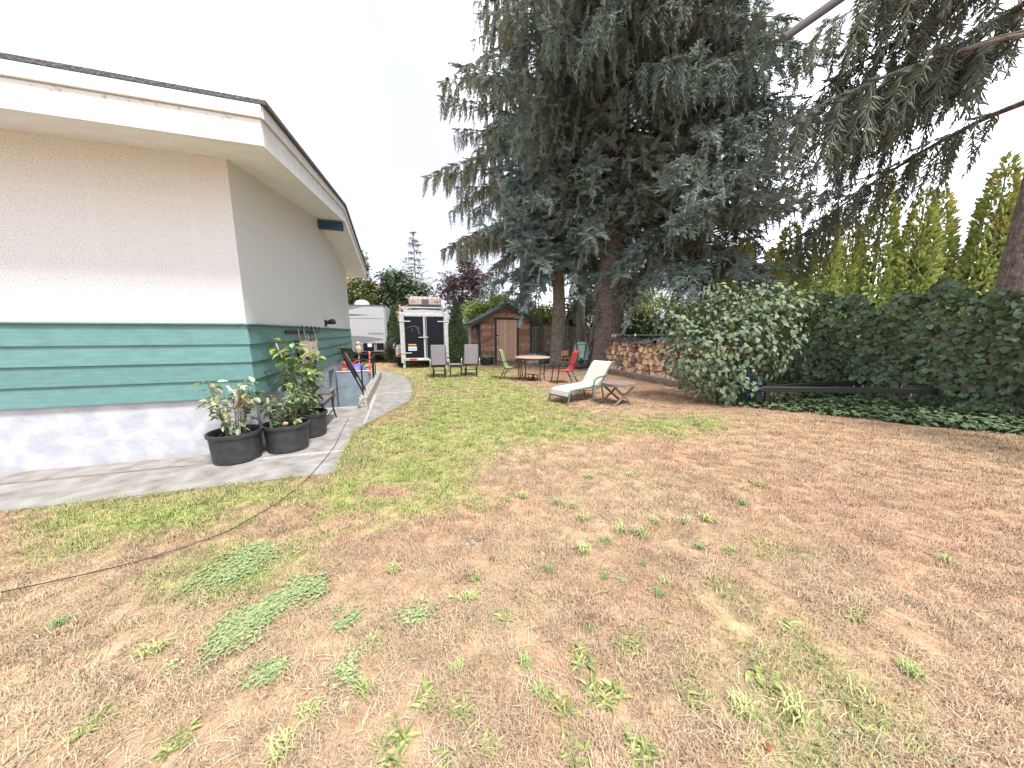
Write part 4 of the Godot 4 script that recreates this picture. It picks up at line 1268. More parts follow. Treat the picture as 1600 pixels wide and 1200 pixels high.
func potted(called: String, label: String, at: Vector3, o: Dictionary) -> void:
	var t := thing(called, label, "potted plant", at)
	rng.seed = o.seed
	pot(t, o.R, o.H)
	var lm := [leaf_mesh(o.leaf, o.leaf * 0.72, 0.12, 0.2), leaf_mesh(o.leaf, o.leaf * 0.6, 0.2, 0.4)]
	var mats: Array = o.mats
	for k in o.canes:
		var a: float = k * 2.4 + rf(-0.4, 0.4)
		var h: float = o.high * rf(0.55, 1.0)
		var out: float = o.spread * rf(0.3, 1.0)
		var d := Vector3(cos(a), 0, sin(a))
		var p0: Vector3 = d * o.R * 0.3 + Vector3.UP * (o.H - 0.1)
		var p1: Vector3 = d * (o.R * 0.3 + out * 0.45) + Vector3.UP * (o.H + h * 0.55) + o.shift * 0.4
		var p2: Vector3 = d * (o.R * 0.3 + out) + Vector3.UP * (o.H + h) + o.shift
		var b := MB.new()
		b.tube(PackedVector3Array([p0, p1, p2]), PackedFloat32Array([0.006, 0.005, 0.002]), 5, false)
		put("cane", b, M.cane, t)
		for i in o.leaves:
			var u := pow(rng.randf(), 0.7)
			var p := p0.lerp(p1, u * 2.0) if u < 0.5 else p1.lerp(p2, u * 2.0 - 1.0)
			var dir := Vector3(rf(-1, 1), rf(-0.6, 0.4), rf(-1, 1)).normalized()
			p += dir * rf(0.01, 0.08)
			node_mesh("leaf", lm[i % 2], mats[rng.randi() % mats.size()], t, frame_x(dir, Vector3(rf(-0.5, 0.5), 1, rf(-0.5, 0.5)), p, Vector3.ONE * rf(0.7, 1.3)))
	var st := MB.new()
	var sp := PackedVector3Array()
	for q in o.stake:
		sp.append(q)
	st.tube(sp, PackedFloat32Array([o.get("sr", 0.018)]), 7)
	put("stake", st, o.stakemat, t)
	if o.has("flower"):
		var fl := MB.new()
		for i in 14:
			var a := i * 2.4
			var d := Vector3(cos(a), 0.3 + i * 0.08, sin(a)).normalized()
			leaf_shape(fl, o.flower, d, Vector3.UP, 0.05, 0.045, 0.2, -0.3)
		put("flower", fl, plain(lin(0.78, 0.55, 0.55), 0.7), t)

func make_pots() -> void:
	var gold := leaf_plain(0.36, 0.27, 0.13)
	var pale := leaf_plain(0.42, 0.42, 0.30)
	var grey := leaf_plain(0.26, 0.31, 0.20)
	var mid := leaf_plain(0.13, 0.20, 0.07)
	var lime := leaf_plain(0.28, 0.36, 0.09)
	var dark := leaf_plain(0.075, 0.125, 0.05)
	potted("potted_rose", "black pot of pale dried rose at the house corner with bent stake", Vector3(-3.44, 0.024, -3.99), {"seed": 71, "R": 0.27, "H": 0.37, "canes": 11, "leaves": 20, "high": 0.66, "spread": 0.22, "leaf": 0.088, "shift": Vector3(0.02, 0, 0), "mats": [gold, pale, pale, grey, grey, mid],
		"stake": [Vector3(0.05, 0.28, 0.0), Vector3(0.07, 0.75, -0.01), Vector3(0.055, 0.84, 0.0), Vector3(-0.01, 0.93, 0.02)], "stakemat": M.greystake, "sr": 0.017})
	potted("potted_rose", "black pot of bushy green rose with pink bloom and straight stake", Vector3(-3.05, 0.026, -4.36), {"seed": 72, "R": 0.265, "H": 0.37, "canes": 12, "leaves": 22, "high": 0.5, "spread": 0.20, "leaf": 0.078, "shift": Vector3(0.02, 0, -0.02), "mats": [mid, dark, mid, grey],
		"stake": [Vector3(-0.13, 0.27, 0.10), Vector3(-0.14, 0.72, 0.10)], "stakemat": M.stake, "sr": 0.017, "flower": Vector3(0.11, 0.37, 0.17)})
	potted("potted_shrub", "black pot with tall bright leaved shrub behind the rose pots", Vector3(-3.12, 0.026, -4.97), {"seed": 73, "R": 0.25, "H": 0.37, "canes": 12, "leaves": 23, "high": 1.18, "spread": 0.36, "leaf": 0.115, "shift": Vector3(-0.06, 0, 0.1), "mats": [mid, lime, lime, mid, dark],
		"stake": [Vector3(-0.05, 0.28, 0.0), Vector3(-0.12, 0.85, 0.1), Vector3(-0.26, 1.42, 0.18)], "stakemat": M.greystake, "sr": 0.013})

func make_weeds() -> void:
	rng.seed = 555
	var mats := [leaf_plain(0.25, 0.275, 0.085), leaf_plain(0.33, 0.34, 0.12), leaf_plain(0.19, 0.225, 0.075)]
	var long_leaf := leaf_mesh(0.088, 0.024, 0.25, 0.4)
	var broad_leaf := leaf_mesh(0.12, 0.055, 0.15, 0.3)
	var tufts := []
	for k in 3:
		tufts.append(blade_mesh(46, 0.03, 0.05, 0.105, 0.0028, 0.9, 600 + k))
	var tuft_m := [plain(lin(0.29, 0.35, 0.12), 0.7), plain(lin(0.20, 0.27, 0.095), 0.7), plain(lin(0.37, 0.39, 0.16), 0.7)]
	for m in tuft_m:
		m.cull_mode = BaseMaterial3D.CULL_DISABLED
	# pixel, kind (0 rosette, 1 tuft, 2 dock with broad leaves), size
	var spots := [[615, 892, 1, 1.0], [745, 904, 0, 0.8], [732, 937, 1, 0.9], [783, 966, 0, 1.0], [585, 1002, 1, 0.8], [570, 1080, 1, 0.9], [489, 1113, 1, 1.0], [667, 1095, 0, 1.0], [720, 1113, 0, 0.95], [712, 1047, 1, 0.7], [439, 1171, 1, 1.0], [615, 1170, 0, 1.25], [705, 1190, 0, 0.9], [759, 1170, 0, 0.9],
		[912, 861, 1, 1.0], [857, 892, 1, 0.9], [911, 1029, 0, 1.15], [981, 1012, 0, 1.2], [821, 1041, 1, 0.8], [935, 1086, 0, 1.1], [965, 1083, 2, 0.7], [882, 1107, 0, 1.0], [845, 1086, 1, 0.8], [1082, 1089, 0, 1.2], [1193, 1065, 2, 1.0], [1004, 1179, 0, 1.15], [897, 1173, 0, 0.9], [1238, 1116, 1, 1.2], [1157, 1107, 1, 1.0], [1028, 930, 1, 0.9], [923, 984, 1, 0.6], [1235, 984, 2, 0.8], [1040, 913, 1, 0.7], [944, 904, 1, 0.6], [974, 912, 1, 0.7], [1139, 864, 1, 0.9], [947, 847, 1, 0.8], [1004, 883, 1, 0.7],
		[1182, 758, 0, 1.2], [1161, 789, 1, 1.1], [1104, 814, 1, 1.1], [1023, 817, 1, 1.0], [969, 831, 1, 1.1], [1003, 838, 1, 1.2], [873, 789, 1, 1.1], [897, 794, 1, 1.2], [911, 812, 1, 1.1], [986, 745, 1, 1.0], [920, 747, 1, 1.0], [1090, 857, 1, 0.9], [1070, 817, 1, 1.0], [817, 778, 1, 1.2], [790, 782, 0, 0.9], [1330, 960, 0, 1.0], [1420, 1050, 1, 1.0], [240, 1020, 1, 1.0], [150, 1130, 0, 1.0], [1480, 880, 1, 1.1], [280, 1160, 0, 0.9], [1350, 1160, 0, 1.1], [90, 980, 1, 1.0]]
	for w in spots:
		var p := gp(w[0], w[1])
		w[3] *= 0.92 if w[2] != 1 else 1.1
		if w[2] == 1:
			var o := node_mesh("grass_tuft", tufts[rng.randi() % 3], tuft_m[rng.randi() % 3], self, Transform3D(Basis(Vector3.UP, rng.randf() * TAU).scaled(Vector3.ONE * w[3] * rf(0.85, 1.15)), p))
			tag(o, "small green grass tuft growing in the dry lawn", "weed", "grass tufts in the dry lawn")
		else:
			var t := thing("dandelion_rosette" if w[2] == 0 else "dock_weed", "spiky leaved green weed rosette flat on the dry lawn" if w[2] == 0 else "broad leaved green dock weed in the dry lawn", "weed", p, rng.randf() * TAU, "leafy weeds in the dry lawn" if w[2] == 0 else "dock weeds in the dry lawn")
			var n := 54 if w[2] == 0 else 16
			for i in n:
				var a := i * 2.39996 + rf(-0.2, 0.2)
				var up := 0.30 + 0.7 * i / n
				var d := Vector3(cos(a), up * rf(0.5, 1.0), sin(a)).normalized()
				var s: float = w[3] * rf(0.4, 0.78)
				node_mesh("leaf", long_leaf if w[2] == 0 else broad_leaf, mats[rng.randi() % 3], t, frame_x(d, Vector3.UP + Vector3(rf(-0.3, 0.3), 0, rf(-0.3, 0.3)), Vector3(0, 0.006, 0) + Vector3(rf(-0.045, 0.045), 0, rf(-0.045, 0.045)) * w[3], Vector3(s, s, s * rf(0.8, 1.2))))
	# clover
	var cm := MB.new()
	for i in 5:
		var c := Vector3(rng.randf_range(-1, 1) * 0.03, 0.012 + 0.02 * rng.randf(), rng.randf_range(-1, 1) * 0.03)
		for k in 3:
			var a := TAU * k / 3.0 + i
			leaf_shape(cm, c, Vector3(cos(a), 0.1, sin(a)), Vector3.UP, 0.010, 0.010, 0.15, 0.15)
	var clover := cm.mesh()
	var patches := [[[[345, 905], [410, 862]], 0.16, 620, "clover patch in the dry lawn near the cable's end"], [[[340, 1008], [400, 968], [495, 912]], 0.12, 850, "long clover patch running through the dry lawn"], [[[535, 962], [542, 975]], 0.06, 60, "small clover patch alone in the dry lawn"], [[[548, 1055], [572, 1030]], 0.05, 90, "small narrow clover patch beside a grass tuft"], [[[405, 1062], [440, 1048]], 0.05, 55, "thin clover patch lowest in the dry lawn"], [[[640, 965], [672, 966]], 0.06, 50, "thin clover patch near the dark stone"]]
	for pt in patches:
		var xf := []
		var cs := PackedColorArray()
		var line: Array = pt[0]
		for i in pt[2]:
			var u: float = rng.randf() * (line.size() - 1)
			var k := mini(int(u), line.size() - 2)
			var q := gp(lerpf(line[k][0], line[k + 1][0], u - k), lerpf(line[k][1], line[k + 1][1], u - k))
			q += Vector3(rng.randfn() * pt[1] * 0.5, 0, rng.randfn() * pt[1] * 0.5)
			if fnoise.get_noise_2d(q.x * 90.0, q.z * 90.0) < -0.12 + 0.2 * rng.randf() - 0.1:
				continue
			xf.append(Transform3D(Basis(Vector3.UP, rng.randf() * TAU).scaled(Vector3.ONE * rf(0.8, 1.4)), q))
			cs.append(Color(0.181, 0.237, 0.090).lerp(Color(0.284, 0.335, 0.150), rng.randf()) * rf(0.8, 1.2))
		var o := multi("clover_patch", clover, M.leafmix, xf, cs, self)
		tag(o, pt[3], "clover")

# ---------------------------------------------------------------- shed, fence, far buildings
func make_shed() -> void:
	var t := thing("garden_shed", "brown board garden shed with dark green trim and plank door", "shed", Vector3(-0.33, 0, -17.1), deg_to_rad(15))
	rng.seed = 91
	var W := 2.75
	var D := 2.7
	var eave := 2.12
	var apex := 2.84
	var b := MB.new()
	b.bx(Vector3(0, 0.06, -D / 2), Vector3(W + 0.02, 0.12, D + 0.02))
	put("floor_frame", b, M.oldplank, t)
	b = MB.new()
	b.prism(PackedVector2Array([Vector2(-W / 2 + 0.03, 0.12), Vector2(W / 2 - 0.03, 0.12), Vector2(W / 2 - 0.03, eave), Vector2(0, apex - 0.03), Vector2(-W / 2 + 0.03, eave)]), Transform3D(Basis(), Vector3(0, 0, -D + 0.03)), D - 0.06)
	put("wall_core", b, M.cedarboard[0], t)
	var dl := -0.47
	var dr := 0.58
	var dh := 2.2
	var course := 0.185
	var n := int((apex - 0.12) / course) + 1
	for i in n:
		var y0 := 0.12 + i * course
		var y1 := minf(y0 + course, apex)
		var half := W / 2 if y1 < eave + 0.01 else maxf(0.0, W / 2 * (apex - y0) / (apex - eave) - 0.06)
		var spans := [[-half, minf(dl - 0.1, -0.05)], [dr + 0.1, half]] if y0 < dh - 0.05 else [[-half, half]]
		if half < 0.15:
			continue
		for s in spans:
			if s[1] - s[0] < 0.12:
				continue
			b = MB.new()
			var segs := 6
			for k in segs:
				var xa := lerpf(s[0], s[1], float(k) / segs)
				var xb := lerpf(s[0], s[1], float(k + 1) / segs)
				var wa := 0.018 * sin(xa * 5.0 + i * 2.7) + 0.012 * sin(xa * 13.0 + i)
				var wb := 0.018 * sin(xb * 5.0 + i * 2.7) + 0.012 * sin(xb * 13.0 + i)
				b.hexa([Vector3(xa, y0 - 0.014 + wa, 0.032), Vector3(xb, y0 - 0.014 + wb, 0.032), Vector3(xb, y0 - 0.014 + wb, -0.028), Vector3(xa, y0 - 0.014 + wa, -0.028), Vector3(xa, y1, 0.004), Vector3(xb, y1, 0.004), Vector3(xb, y1, -0.028), Vector3(xa, y1, -0.028)])
			put("siding_board", b, M.cedarboard[rng.randi() % 5], t)
		if y1 <= eave + 0.02:
			for sx in [-1.0, 1.0]:
				b = MB.new()
				b.beam(Vector3(sx * (W / 2 - 0.012), (y0 + y1) / 2 - 0.006, -0.02), Vector3(sx * (W / 2 - 0.012), (y0 + y1) / 2 - 0.006, -D + 0.02), 0.03, course - 0.012)
				put("siding_board", b, M.cedarboard[rng.randi() % 5], t)
	for sx in [-1.0, 1.0]:
		b = MB.new()
		b.cbox(Transform3D(Basis(), Vector3(sx * (W / 2 - 0.03), eave / 2 + 0.06, 0.045)), Vector3(0.11, eave - 0.08, 0.03), 0.004)
		put("corner_trim", b, M.trimgreen, t)
		var d := Vector2(sx * (W / 2 + 0.42), eave - 0.22 * 1.0)
		# roof slope
		var e := Vector3(sx * (W / 2 + 0.40), eave - 0.20, 0)
		var a := Vector3(0, apex + 0.02, 0)
		var dirv := (e - a).normalized()
		var nrm := Vector3(-dirv.y * sx, dirv.x * sx, 0)
		b = MB.new()
		b.prism(PackedVector2Array([Vector2(a.x, a.y), Vector2(e.x, e.y), Vector2(e.x + nrm.x * 0.10, e.y + nrm.y * 0.10), Vector2(0, a.y + 0.105)]), Transform3D(Basis(), Vector3(0, 0, -D - 0.25)), D + 0.72)
		put("roof_slope", b, M.shingle, t)
		b = MB.new()
		b.prism(PackedVector2Array([Vector2(0, a.y - 0.09), Vector2(e.x, e.y - 0.06), Vector2(e.x + nrm.x * 0.085, e.y + nrm.y * 0.085), Vector2(0, a.y + 0.09)]), Transform3D(Basis(), Vector3(0, 0, 0.473)), 0.03)
		put("barge_board", b, M.trimgreen, t)
	b = MB.new()
	b.beam(Vector3(0, apex + 0.13, -D - 0.25), Vector3(0, apex + 0.13, 0.50), 0.26, 0.05)
	put("ridge_cap", b, M.shingle, t)
	for q in [[dl - 0.05, 1.16, 0.10, 2.1], [dr + 0.05, 1.16, 0.10, 2.1]]:
		b = MB.new()
		b.cbox(Transform3D(Basis(), Vector3(q[0], q[1], 0.05)), Vector3(q[2], q[3], 0.035), 0.004)
		put("door_trim", b, M.trimgreen, t)
	b = MB.new()
	b.cbox(Transform3D(Basis(), Vector3((dl + dr) / 2, dh + 0.055, 0.052)), Vector3(dr - dl + 0.24, 0.11, 0.035), 0.004)
	put("door_trim", b, M.trimgreen, t)
	var door := Node3D.new()
	door.name = "door"
	t.add_child(door)
	for k in 6:
		b = MB.new()
		var pw := (dr - dl) / 6.0
		b.cbox(Transform3D(Basis(), Vector3(dl + pw * (k + 0.5), 1.17, 0.035)), Vector3(pw - 0.006, 2.05, 0.03), 0.004)
		put("plank", b, M.doorwood[k % 3], door)
	b = MB.new()
	b.tube(PackedVector3Array([Vector3(dl + 0.07, 0.98, 0.05), Vector3(dl + 0.07, 0.99, 0.10), Vector3(dl + 0.07, 1.20, 0.10), Vector3(dl + 0.07, 1.21, 0.05)]), PackedFloat32Array([0.012]), 6)
	b.bx(Vector3(dl + 0.04, 1.42, 0.06), Vector3(0.13, 0.05, 0.025))
	put("handle", b, M.blackmetal, door)
	for y in [0.35, 1.2, 1.95]:
		b = MB.new()
		b.bx(Vector3(dr - 0.02, y, 0.056), Vector3(0.05, 0.10, 0.012))
		put("hinge", b, M.chrome, door)
	b = MB.new()
	b.lathe([Vector2(0, 0), Vector2(0.085, 0), Vector2(0.085, 0.012), Vector2(0.05, 0.012), Vector2(0.05, 0.006), Vector2(0, 0.006)], 16, Transform3D(Basis(Vector3.RIGHT, PI / 2), Vector3(0.05, 2.45, 0.045)))
	put("round_plaque", b, M.cedarboard[0], t)
	b = MB.new()
	b.bx(Vector3(0.05, 0.05, 0.30), Vector3(1.3, 0.10, 0.5))
	put("door_step", b, M.oldplank, t)
	var bow := thing_x("curved_branch", "curved bare branch hung on the shed wall left of the door", "branch", t.transform * Transform3D(Basis(), Vector3(-0.9, 1.5, 0.06)))
	b = MB.new()
	b.tube(PackedVector3Array([Vector3(-0.42, -0.42, 0), Vector3(-0.2, -0.38, 0.02), Vector3(0.05, -0.25, 0.02), Vector3(0.18, 0.05, 0.02), Vector3(0.24, 0.55, 0.0)]), PackedFloat32Array([0.018, 0.03, 0.034, 0.028, 0.014]), 7)
	b.tube(PackedVector3Array([Vector3(-0.42, -0.42, 0.01), Vector3(-0.38, 0.0, 0.02), Vector3(-0.22, 0.28, 0.01)]), PackedFloat32Array([0.018, 0.014, 0.008]), 6)
	put("wood", b, M.bark2, bow)
	# tools leaning on the shed's left side
	for k in 3:
		var p := t.transform * Vector3(-W / 2 - 0.22 - 0.03 * k, 0, -0.25 - 0.35 * k)
		var tl := thing("garden_tool", ["long handled rake leaning on the shed's side wall", "wooden handled shovel leaning on the shed's side wall", "orange handled tool leaning on the shed's side wall"][k], "tool", p, deg_to_rad(15), "")
		b = MB.new()
		b.bar(Vector3(0, 0.02, 0), Vector3(0.17, 1.75 - 0.1 * k, 0), 0.018, 6)
		put("handle", b, [M.stake, M.greystake, M.yellowwood][k], tl)
		b = MB.new()
		b.cbox(Transform3D(Basis(Vector3.FORWARD, 0.1), Vector3(0.17, 1.78 - 0.1 * k, 0)), Vector3(0.03, 0.24, 0.2), 0.008)
		put("head", b, [M.blackmetal, M.chrome, M.orangepaint][k], tl)

	var pl := thing("hosta_planter", "dark planter tub with variegated hosta beside the shed door", "planter", Vector3(-1.22, 0, -16.1))
	b = MB.new()
	b.lathe([Vector2(0, 0), Vector2(0.26, 0), Vector2(0.34, 0.36), Vector2(0.36, 0.37), Vector2(0.36, 0.40), Vector2(0.32, 0.40), Vector2(0.30, 0.33), Vector2(0, 0.34)], 20)
	put("tub", b, M.pot, pl)
	var ha := leaf_plain(0.30, 0.36, 0.16)
	var hb := leaf_plain(0.58, 0.58, 0.40)
	var hl := leaf_mesh(0.26, 0.16, 0.2, 0.5)
	for i in 34:
		var a := i * 2.4
		var d := Vector3(cos(a), rf(0.2, 1.2), sin(a)).normalized()
		node_mesh("leaf", hl, [ha, ha, hb][i % 3], pl, frame_x(d, Vector3.UP + Vector3(rf(-0.2, 0.2), 0, rf(-0.2, 0.2)), Vector3(cos(a) * 0.1, 0.36, sin(a) * 0.1), Vector3.ONE * rf(0.75, 1.15)))

func make_fences() -> void:
	rng.seed = 97
	var f := thing("board_fence", "weathered grey board fence between the shed and the ivy clad trunk", "fence", Vector3(1.0, 0, -21.4))
	var ms := []
	for k in 4:
		var b := MB.new()
		var h := 1.86 + 0.05 * k
		b.prism(PackedVector2Array([Vector2(-0.066, 0), Vector2(0.066, 0), Vector2(0.066, h - 0.05), Vector2(0.036, h), Vector2(-0.036, h), Vector2(-0.066, h - 0.05)]), Transform3D(Basis(), Vector3(0, 0.02, 0)), 0.022)
		ms.append(b.mesh())
	for i in 32:
		node_mesh("board", ms[rng.randi() % 4], M.fenceboard[rng.randi() % 5], f, Transform3D(Basis(Vector3.BACK, rf(-0.012, 0.012)), Vector3(i * 0.136, 0, 0.02 * sin(i) + i * 0.03)))
	for y in [0.4, 1.5]:
		var b := MB.new()
		b.beam(Vector3(-0.1, y, -0.06), Vector3(4.6, y, 0.87), 0.05, 0.09)
		put("rail", b, M.fenceboard[1], f)
	var fl := thing("board_fence", "far board fence behind the cargo trailer and camper", "fence", Vector3(-13.0, 0, -21.0))
	for i in 76:
		node_mesh("board", ms[rng.randi() % 4], M.fenceboard[rng.randi() % 5], fl, Transform3D(Basis(), Vector3(i * 0.136, 0, -0.01 * (i % 2))))
	for k in 2:
		var b := MB.new()
		b.beam(Vector3(0, 0.4 + 1.1 * k, -0.06), Vector3(10.3, 0.4 + 1.1 * k, -0.06), 0.05, 0.09)
		put("rail", b, M.fenceboard[2], fl)
	# buildings beyond
	var g := thing("white_roof_building", "low white roofed outbuilding glimpsed beyond the shed's left eave", "building", Vector3(-4.2, 0, -24.5))
	var b := MB.new()
	b.bx(Vector3(0, 1.05, -1.5), Vector3(5.0, 2.1, 3.0))
	put("wall", b, M.found, g)
	b = MB.new()
	b.prism(PackedVector2Array([Vector2(0.25, 2.1), Vector2(-3.2, 2.75), Vector2(-3.2, 2.85), Vector2(0.25, 2.2)]), Transform3D(Basis(Vector3.BACK, Vector3.UP, Vector3.RIGHT), Vector3(-2.7, 0, 0)), 5.4)
	put("roof", b, M.white, g)
	var h := thing("peach_house", "peach stucco house with orange tiled roof far behind the camper", "house", Vector3(-15.4, 0, -30.0))
	b = MB.new()
	b.bx(Vector3(0, 2.6, -4.0), Vector3(7.6, 5.2, 8.0))
	put("wall", b, M.peach, h)
	b = MB.new()
	b.prism(PackedVector2Array([Vector2(-4.6, 5.1), Vector2(4.6, 5.1), Vector2(4.6, 5.25), Vector2(0, 6.9), Vector2(-4.6, 5.25)]), Transform3D(Basis(), Vector3(0, 0, -8.5)), 9.3)
	put("roof", b, M.peachroof, h)
	for k in 2:
		var w := Node3D.new()
		w.name = "window"
		h.add_child(w, true)
		b = MB.new()
		b.bx(Vector3(-1.2 + 2.6 * k, 3.7, 0.02), Vector3(1.3, 1.2, 0.08))
		put("frame", b, M.white, w)
		b = MB.new()
		b.bx(Vector3(-1.2 + 2.6 * k, 3.7, 0.05), Vector3(1.1, 1.0, 0.04))
		put("pane", b, M.trailerblack, w)

# ---------------------------------------------------------------- vehicles
func wheel(parent: Node, at: Vector3, r: float, w: float, axis := Vector3.RIGHT, rimmat: Material = null) -> void:
	var wn := Node3D.new()
	wn.name = "wheel"
	parent.add_child(wn, true)
	var up := axis.cross(Vector3.UP).normalized()
	var t := Transform3D(Basis(up, axis, up.cross(axis)), at)
	var b := MB.new()
	b.lathe([Vector2(r * 0.6, -w / 2), Vector2(r * 0.92, -w / 2), Vector2(r, -w * 0.33), Vector2(r, w * 0.33), Vector2(r * 0.92, w / 2), Vector2(r * 0.6, w / 2)], 26, t)
	put("tyre", b, M.rubber, wn)
	b = MB.new()
	b.lathe([Vector2(0, -w * 0.3), Vector2(r * 0.62, -w * 0.4), Vector2(r * 0.62, w * 0.4), Vector2(r * 0.5, w * 0.3), Vector2(r * 0.2, w * 0.45), Vector2(0, w * 0.45)], 20, t)
	put("rim", b, rimmat if rimmat else M.chrome, wn)

func make_trailer() -> void:
	var t := thing("cargo_trailer", "white enclosed cargo trailer with black rear doors and ladder rack", "trailer", Vector3(-3.86, 0, -14.85), deg_to_rad(14.2))
	var W := 2.06
	var y0 := 0.42
	var y1 := 2.38
	var L := 4.2
	var b := MB.new()
	var sec := PackedVector2Array([Vector2(-W / 2, y0), Vector2(W / 2, y0), Vector2(W / 2, y1 - 0.05), Vector2(W / 2 - 0.06, y1 + 0.03), Vector2(W / 2 - 0.35, y1 + 0.14), Vector2(0, y1 + 0.19), Vector2(-W / 2 + 0.35, y1 + 0.14), Vector2(-W / 2 + 0.06, y1 + 0.03), Vector2(-W / 2, y1 - 0.05)])
	b.prism(sec, Transform3D(Basis(), Vector3(0, 0, -L)), L - 0.03)
	put("body", b, M.trailerwhite, t)
	for s in [-1.0, 1.0]:
		b = MB.new()
		b.cbox(Transform3D(Basis(), Vector3(s * (W / 2 - 0.09), (y0 + y1) / 2 - 0.06, 0.0)), Vector3(0.18, y1 - y0 + 0.24, 0.07), 0.012)
		put("corner_post", b, M.trailerwhite, t)
	b = MB.new()
	b.cbox(Transform3D(Basis(), Vector3(0, y1 - 0.06, 0.0)), Vector3(W - 0.37, 0.12, 0.066), 0.01)
	put("header", b, M.trailerwhite, t)
	for s in [-1.0, 1.0]:
		var door := Node3D.new()
		door.name = "door"
		t.add_child(door, true)
		b = MB.new()
		b.cbox(Transform3D(Basis(), Vector3(s * 0.425, 1.36, -0.005)), Vector3(0.80, 1.78, 0.035), 0.006)
		put("panel", b, M.trailerblack, door)
		b = MB.new()
		b.cbox(Transform3D(Basis(), Vector3(s * 0.022, 1.36, 0.012)), Vector3(0.040, 1.80, 0.05), 0.006)
		put("edge_strip", b, M.trailerwhite, door)
		for y in [0.68, 2.05]:
			b = MB.new()
			b.cbox(Transform3D(Basis(), Vector3(s * 0.80, y, 0.045)), Vector3(0.46, 0.045, 0.02), 0.008)
			put("hinge", b, M.trailerwhite, door)
	b = MB.new()
	b.bar(Vector3(0.09, 0.5, 0.05), Vector3(0.09, 2.25, 0.05), 0.014, 8)
	put("lock_rod", b, M.chrome, t)
	b = MB.new()
	b.cbox(Transform3D(Basis(), Vector3(-0.05, 1.36, 0.06)), Vector3(0.42, 0.035, 0.02), 0.006)
	b.cbox(Transform3D(Basis(), Vector3(-0.05, 1.40, 0.065)), Vector3(0.03, 0.16, 0.025), 0.006)
	put("latch", b, M.chrome, t)
	b = MB.new()
	b.bx(Vector3(-0.53, 0.87, 0.022), Vector3(0.36, 0.18, 0.012))
	var pl := put("licence_plate", b, M.plate, t)
	var marks := MB.new()
	for k in 6:
		marks.bx(Vector3(-0.66 + k * 0.052, 0.865, 0.0295), Vector3(0.032, 0.06 + 0.02 * (k % 2), 0.002))
	put("characters", marks, plain(lin(0.16, 0.24, 0.42), 0.5), pl)
	b = MB.new()
	b.bx(Vector3(-0.54, 1.04, 0.020), Vector3(0.34, 0.06, 0.006))
	put("warning_sticker", b, M.yellowwood, t)
	# faint swoosh printed on the left door
	b = MB.new()
	for k in 12:
		var u0 := k / 12.0
		var u1 := (k + 1) / 12.0
		b.beam(Vector3(-0.78 + 0.62 * u0, 1.74 + 0.10 * sin(u0 * PI), 0.0145), Vector3(-0.78 + 0.62 * u1, 1.74 + 0.10 * sin(u1 * PI), 0.0145), 0.003, 0.012 + 0.03 * sin(u0 * PI), Vector3.UP)
	put("red_stripe", b, plain(lin(0.16, 0.035, 0.04), 0.4), t)
	b = MB.new()
	b.beam(Vector3(-0.30, 1.78, 0.0150), Vector3(-0.20, 1.50, 0.0150), 0.003, 0.05, Vector3.RIGHT)
	b.beam(Vector3(-0.52, 1.75, 0.0150), Vector3(-0.50, 1.60, 0.0150), 0.003, 0.03, Vector3.RIGHT)
	put("grey_stripe", b, plain(lin(0.07, 0.085, 0.11), 0.4), t)
	b = MB.new()
	b.cbox(Transform3D(Basis(), Vector3(0, 0.40, 0.05)), Vector3(W - 0.3, 0.11, 0.10), 0.01)
	put("bumper", b, M.trailerwhite, t)
	for k in 2:
		b = MB.new()
		b.bx(Vector3(-0.52 + 0.34 * k + 0.0, 0.395, 0.103), Vector3(0.31 - 0.08 * k, 0.065, 0.006))
		put("reflector_tape", b, [M.redlamp, M.white][k], t)
		b = MB.new()
		b.bx(Vector3(0.42 + 0.34 * k, 0.395, 0.103), Vector3(0.31 - 0.08 * k, 0.065, 0.006))
		put("reflector_tape", b, [M.redlamp, M.white][k], t)
	for s in [-1.0, 1.0]:
		b = MB.new()
		b.lathe([Vector2(0, -0.14), Vector2(0.10, -0.14), Vector2(0.16, -0.08), Vector2(0.16, 0.12), Vector2(0.0, 0.14)], 12, Transform3D(Basis(Vector3.RIGHT, 0), Vector3(s * (W / 2 + 0.13), 0.86, -1.25)).scaled_local(Vector3(1, 1, 3.0)))
		b.cbox(Transform3D(Basis(), Vector3(s * (W / 2 + 0.13), 0.70, -1.25)), Vector3(0.26, 0.45, 1.5), 0.05)
		put("fender", b, M.pinkfender, t)
		b = MB.new()
		b.bx(Vector3(s * (W / 2 + 0.13), 0.55, -0.49), Vector3(0.12, 0.10, 0.02))
		put("tail_light", b, M.redlamp, t)
		wheel(t, Vector3(s * (W / 2 + 0.12), 0.33, -0.95), 0.33, 0.2, Vector3(s, 0, 0))
		b = MB.new()
		b.cbox(Transform3D(Basis(), Vector3(s * (W / 2 - 0.12), 0.21, -0.05)), Vector3(0.10, 0.42, 0.10), 0.01)
		put("corner_leg", b, M.trailerwhite, t)
		# ladder rack
		b = MB.new()
		b.tube(PackedVector3Array([Vector3(s * (W / 2 - 0.02), y1 + 0.0, -0.35), Vector3(s * (W / 2 - 0.02), y1 + 0.40, -0.35)]), PackedFloat32Array([0.028]), 8)
		b.tube(PackedVector3Array([Vector3(s * (W / 2 - 0.02), y1 + 0.0, -2.8), Vector3(s * (W / 2 - 0.02), y1 + 0.40, -2.8)]), PackedFloat32Array([0.028]), 8)
		b.beam(Vector3(s * (W / 2 - 0.02), y1 + 0.30, -0.2), Vector3(s * (W / 2 - 0.02), y1 + 0.30, -3.2), 0.04, 0.04)
		put("rack_post", b, M.trailerwhite, t)
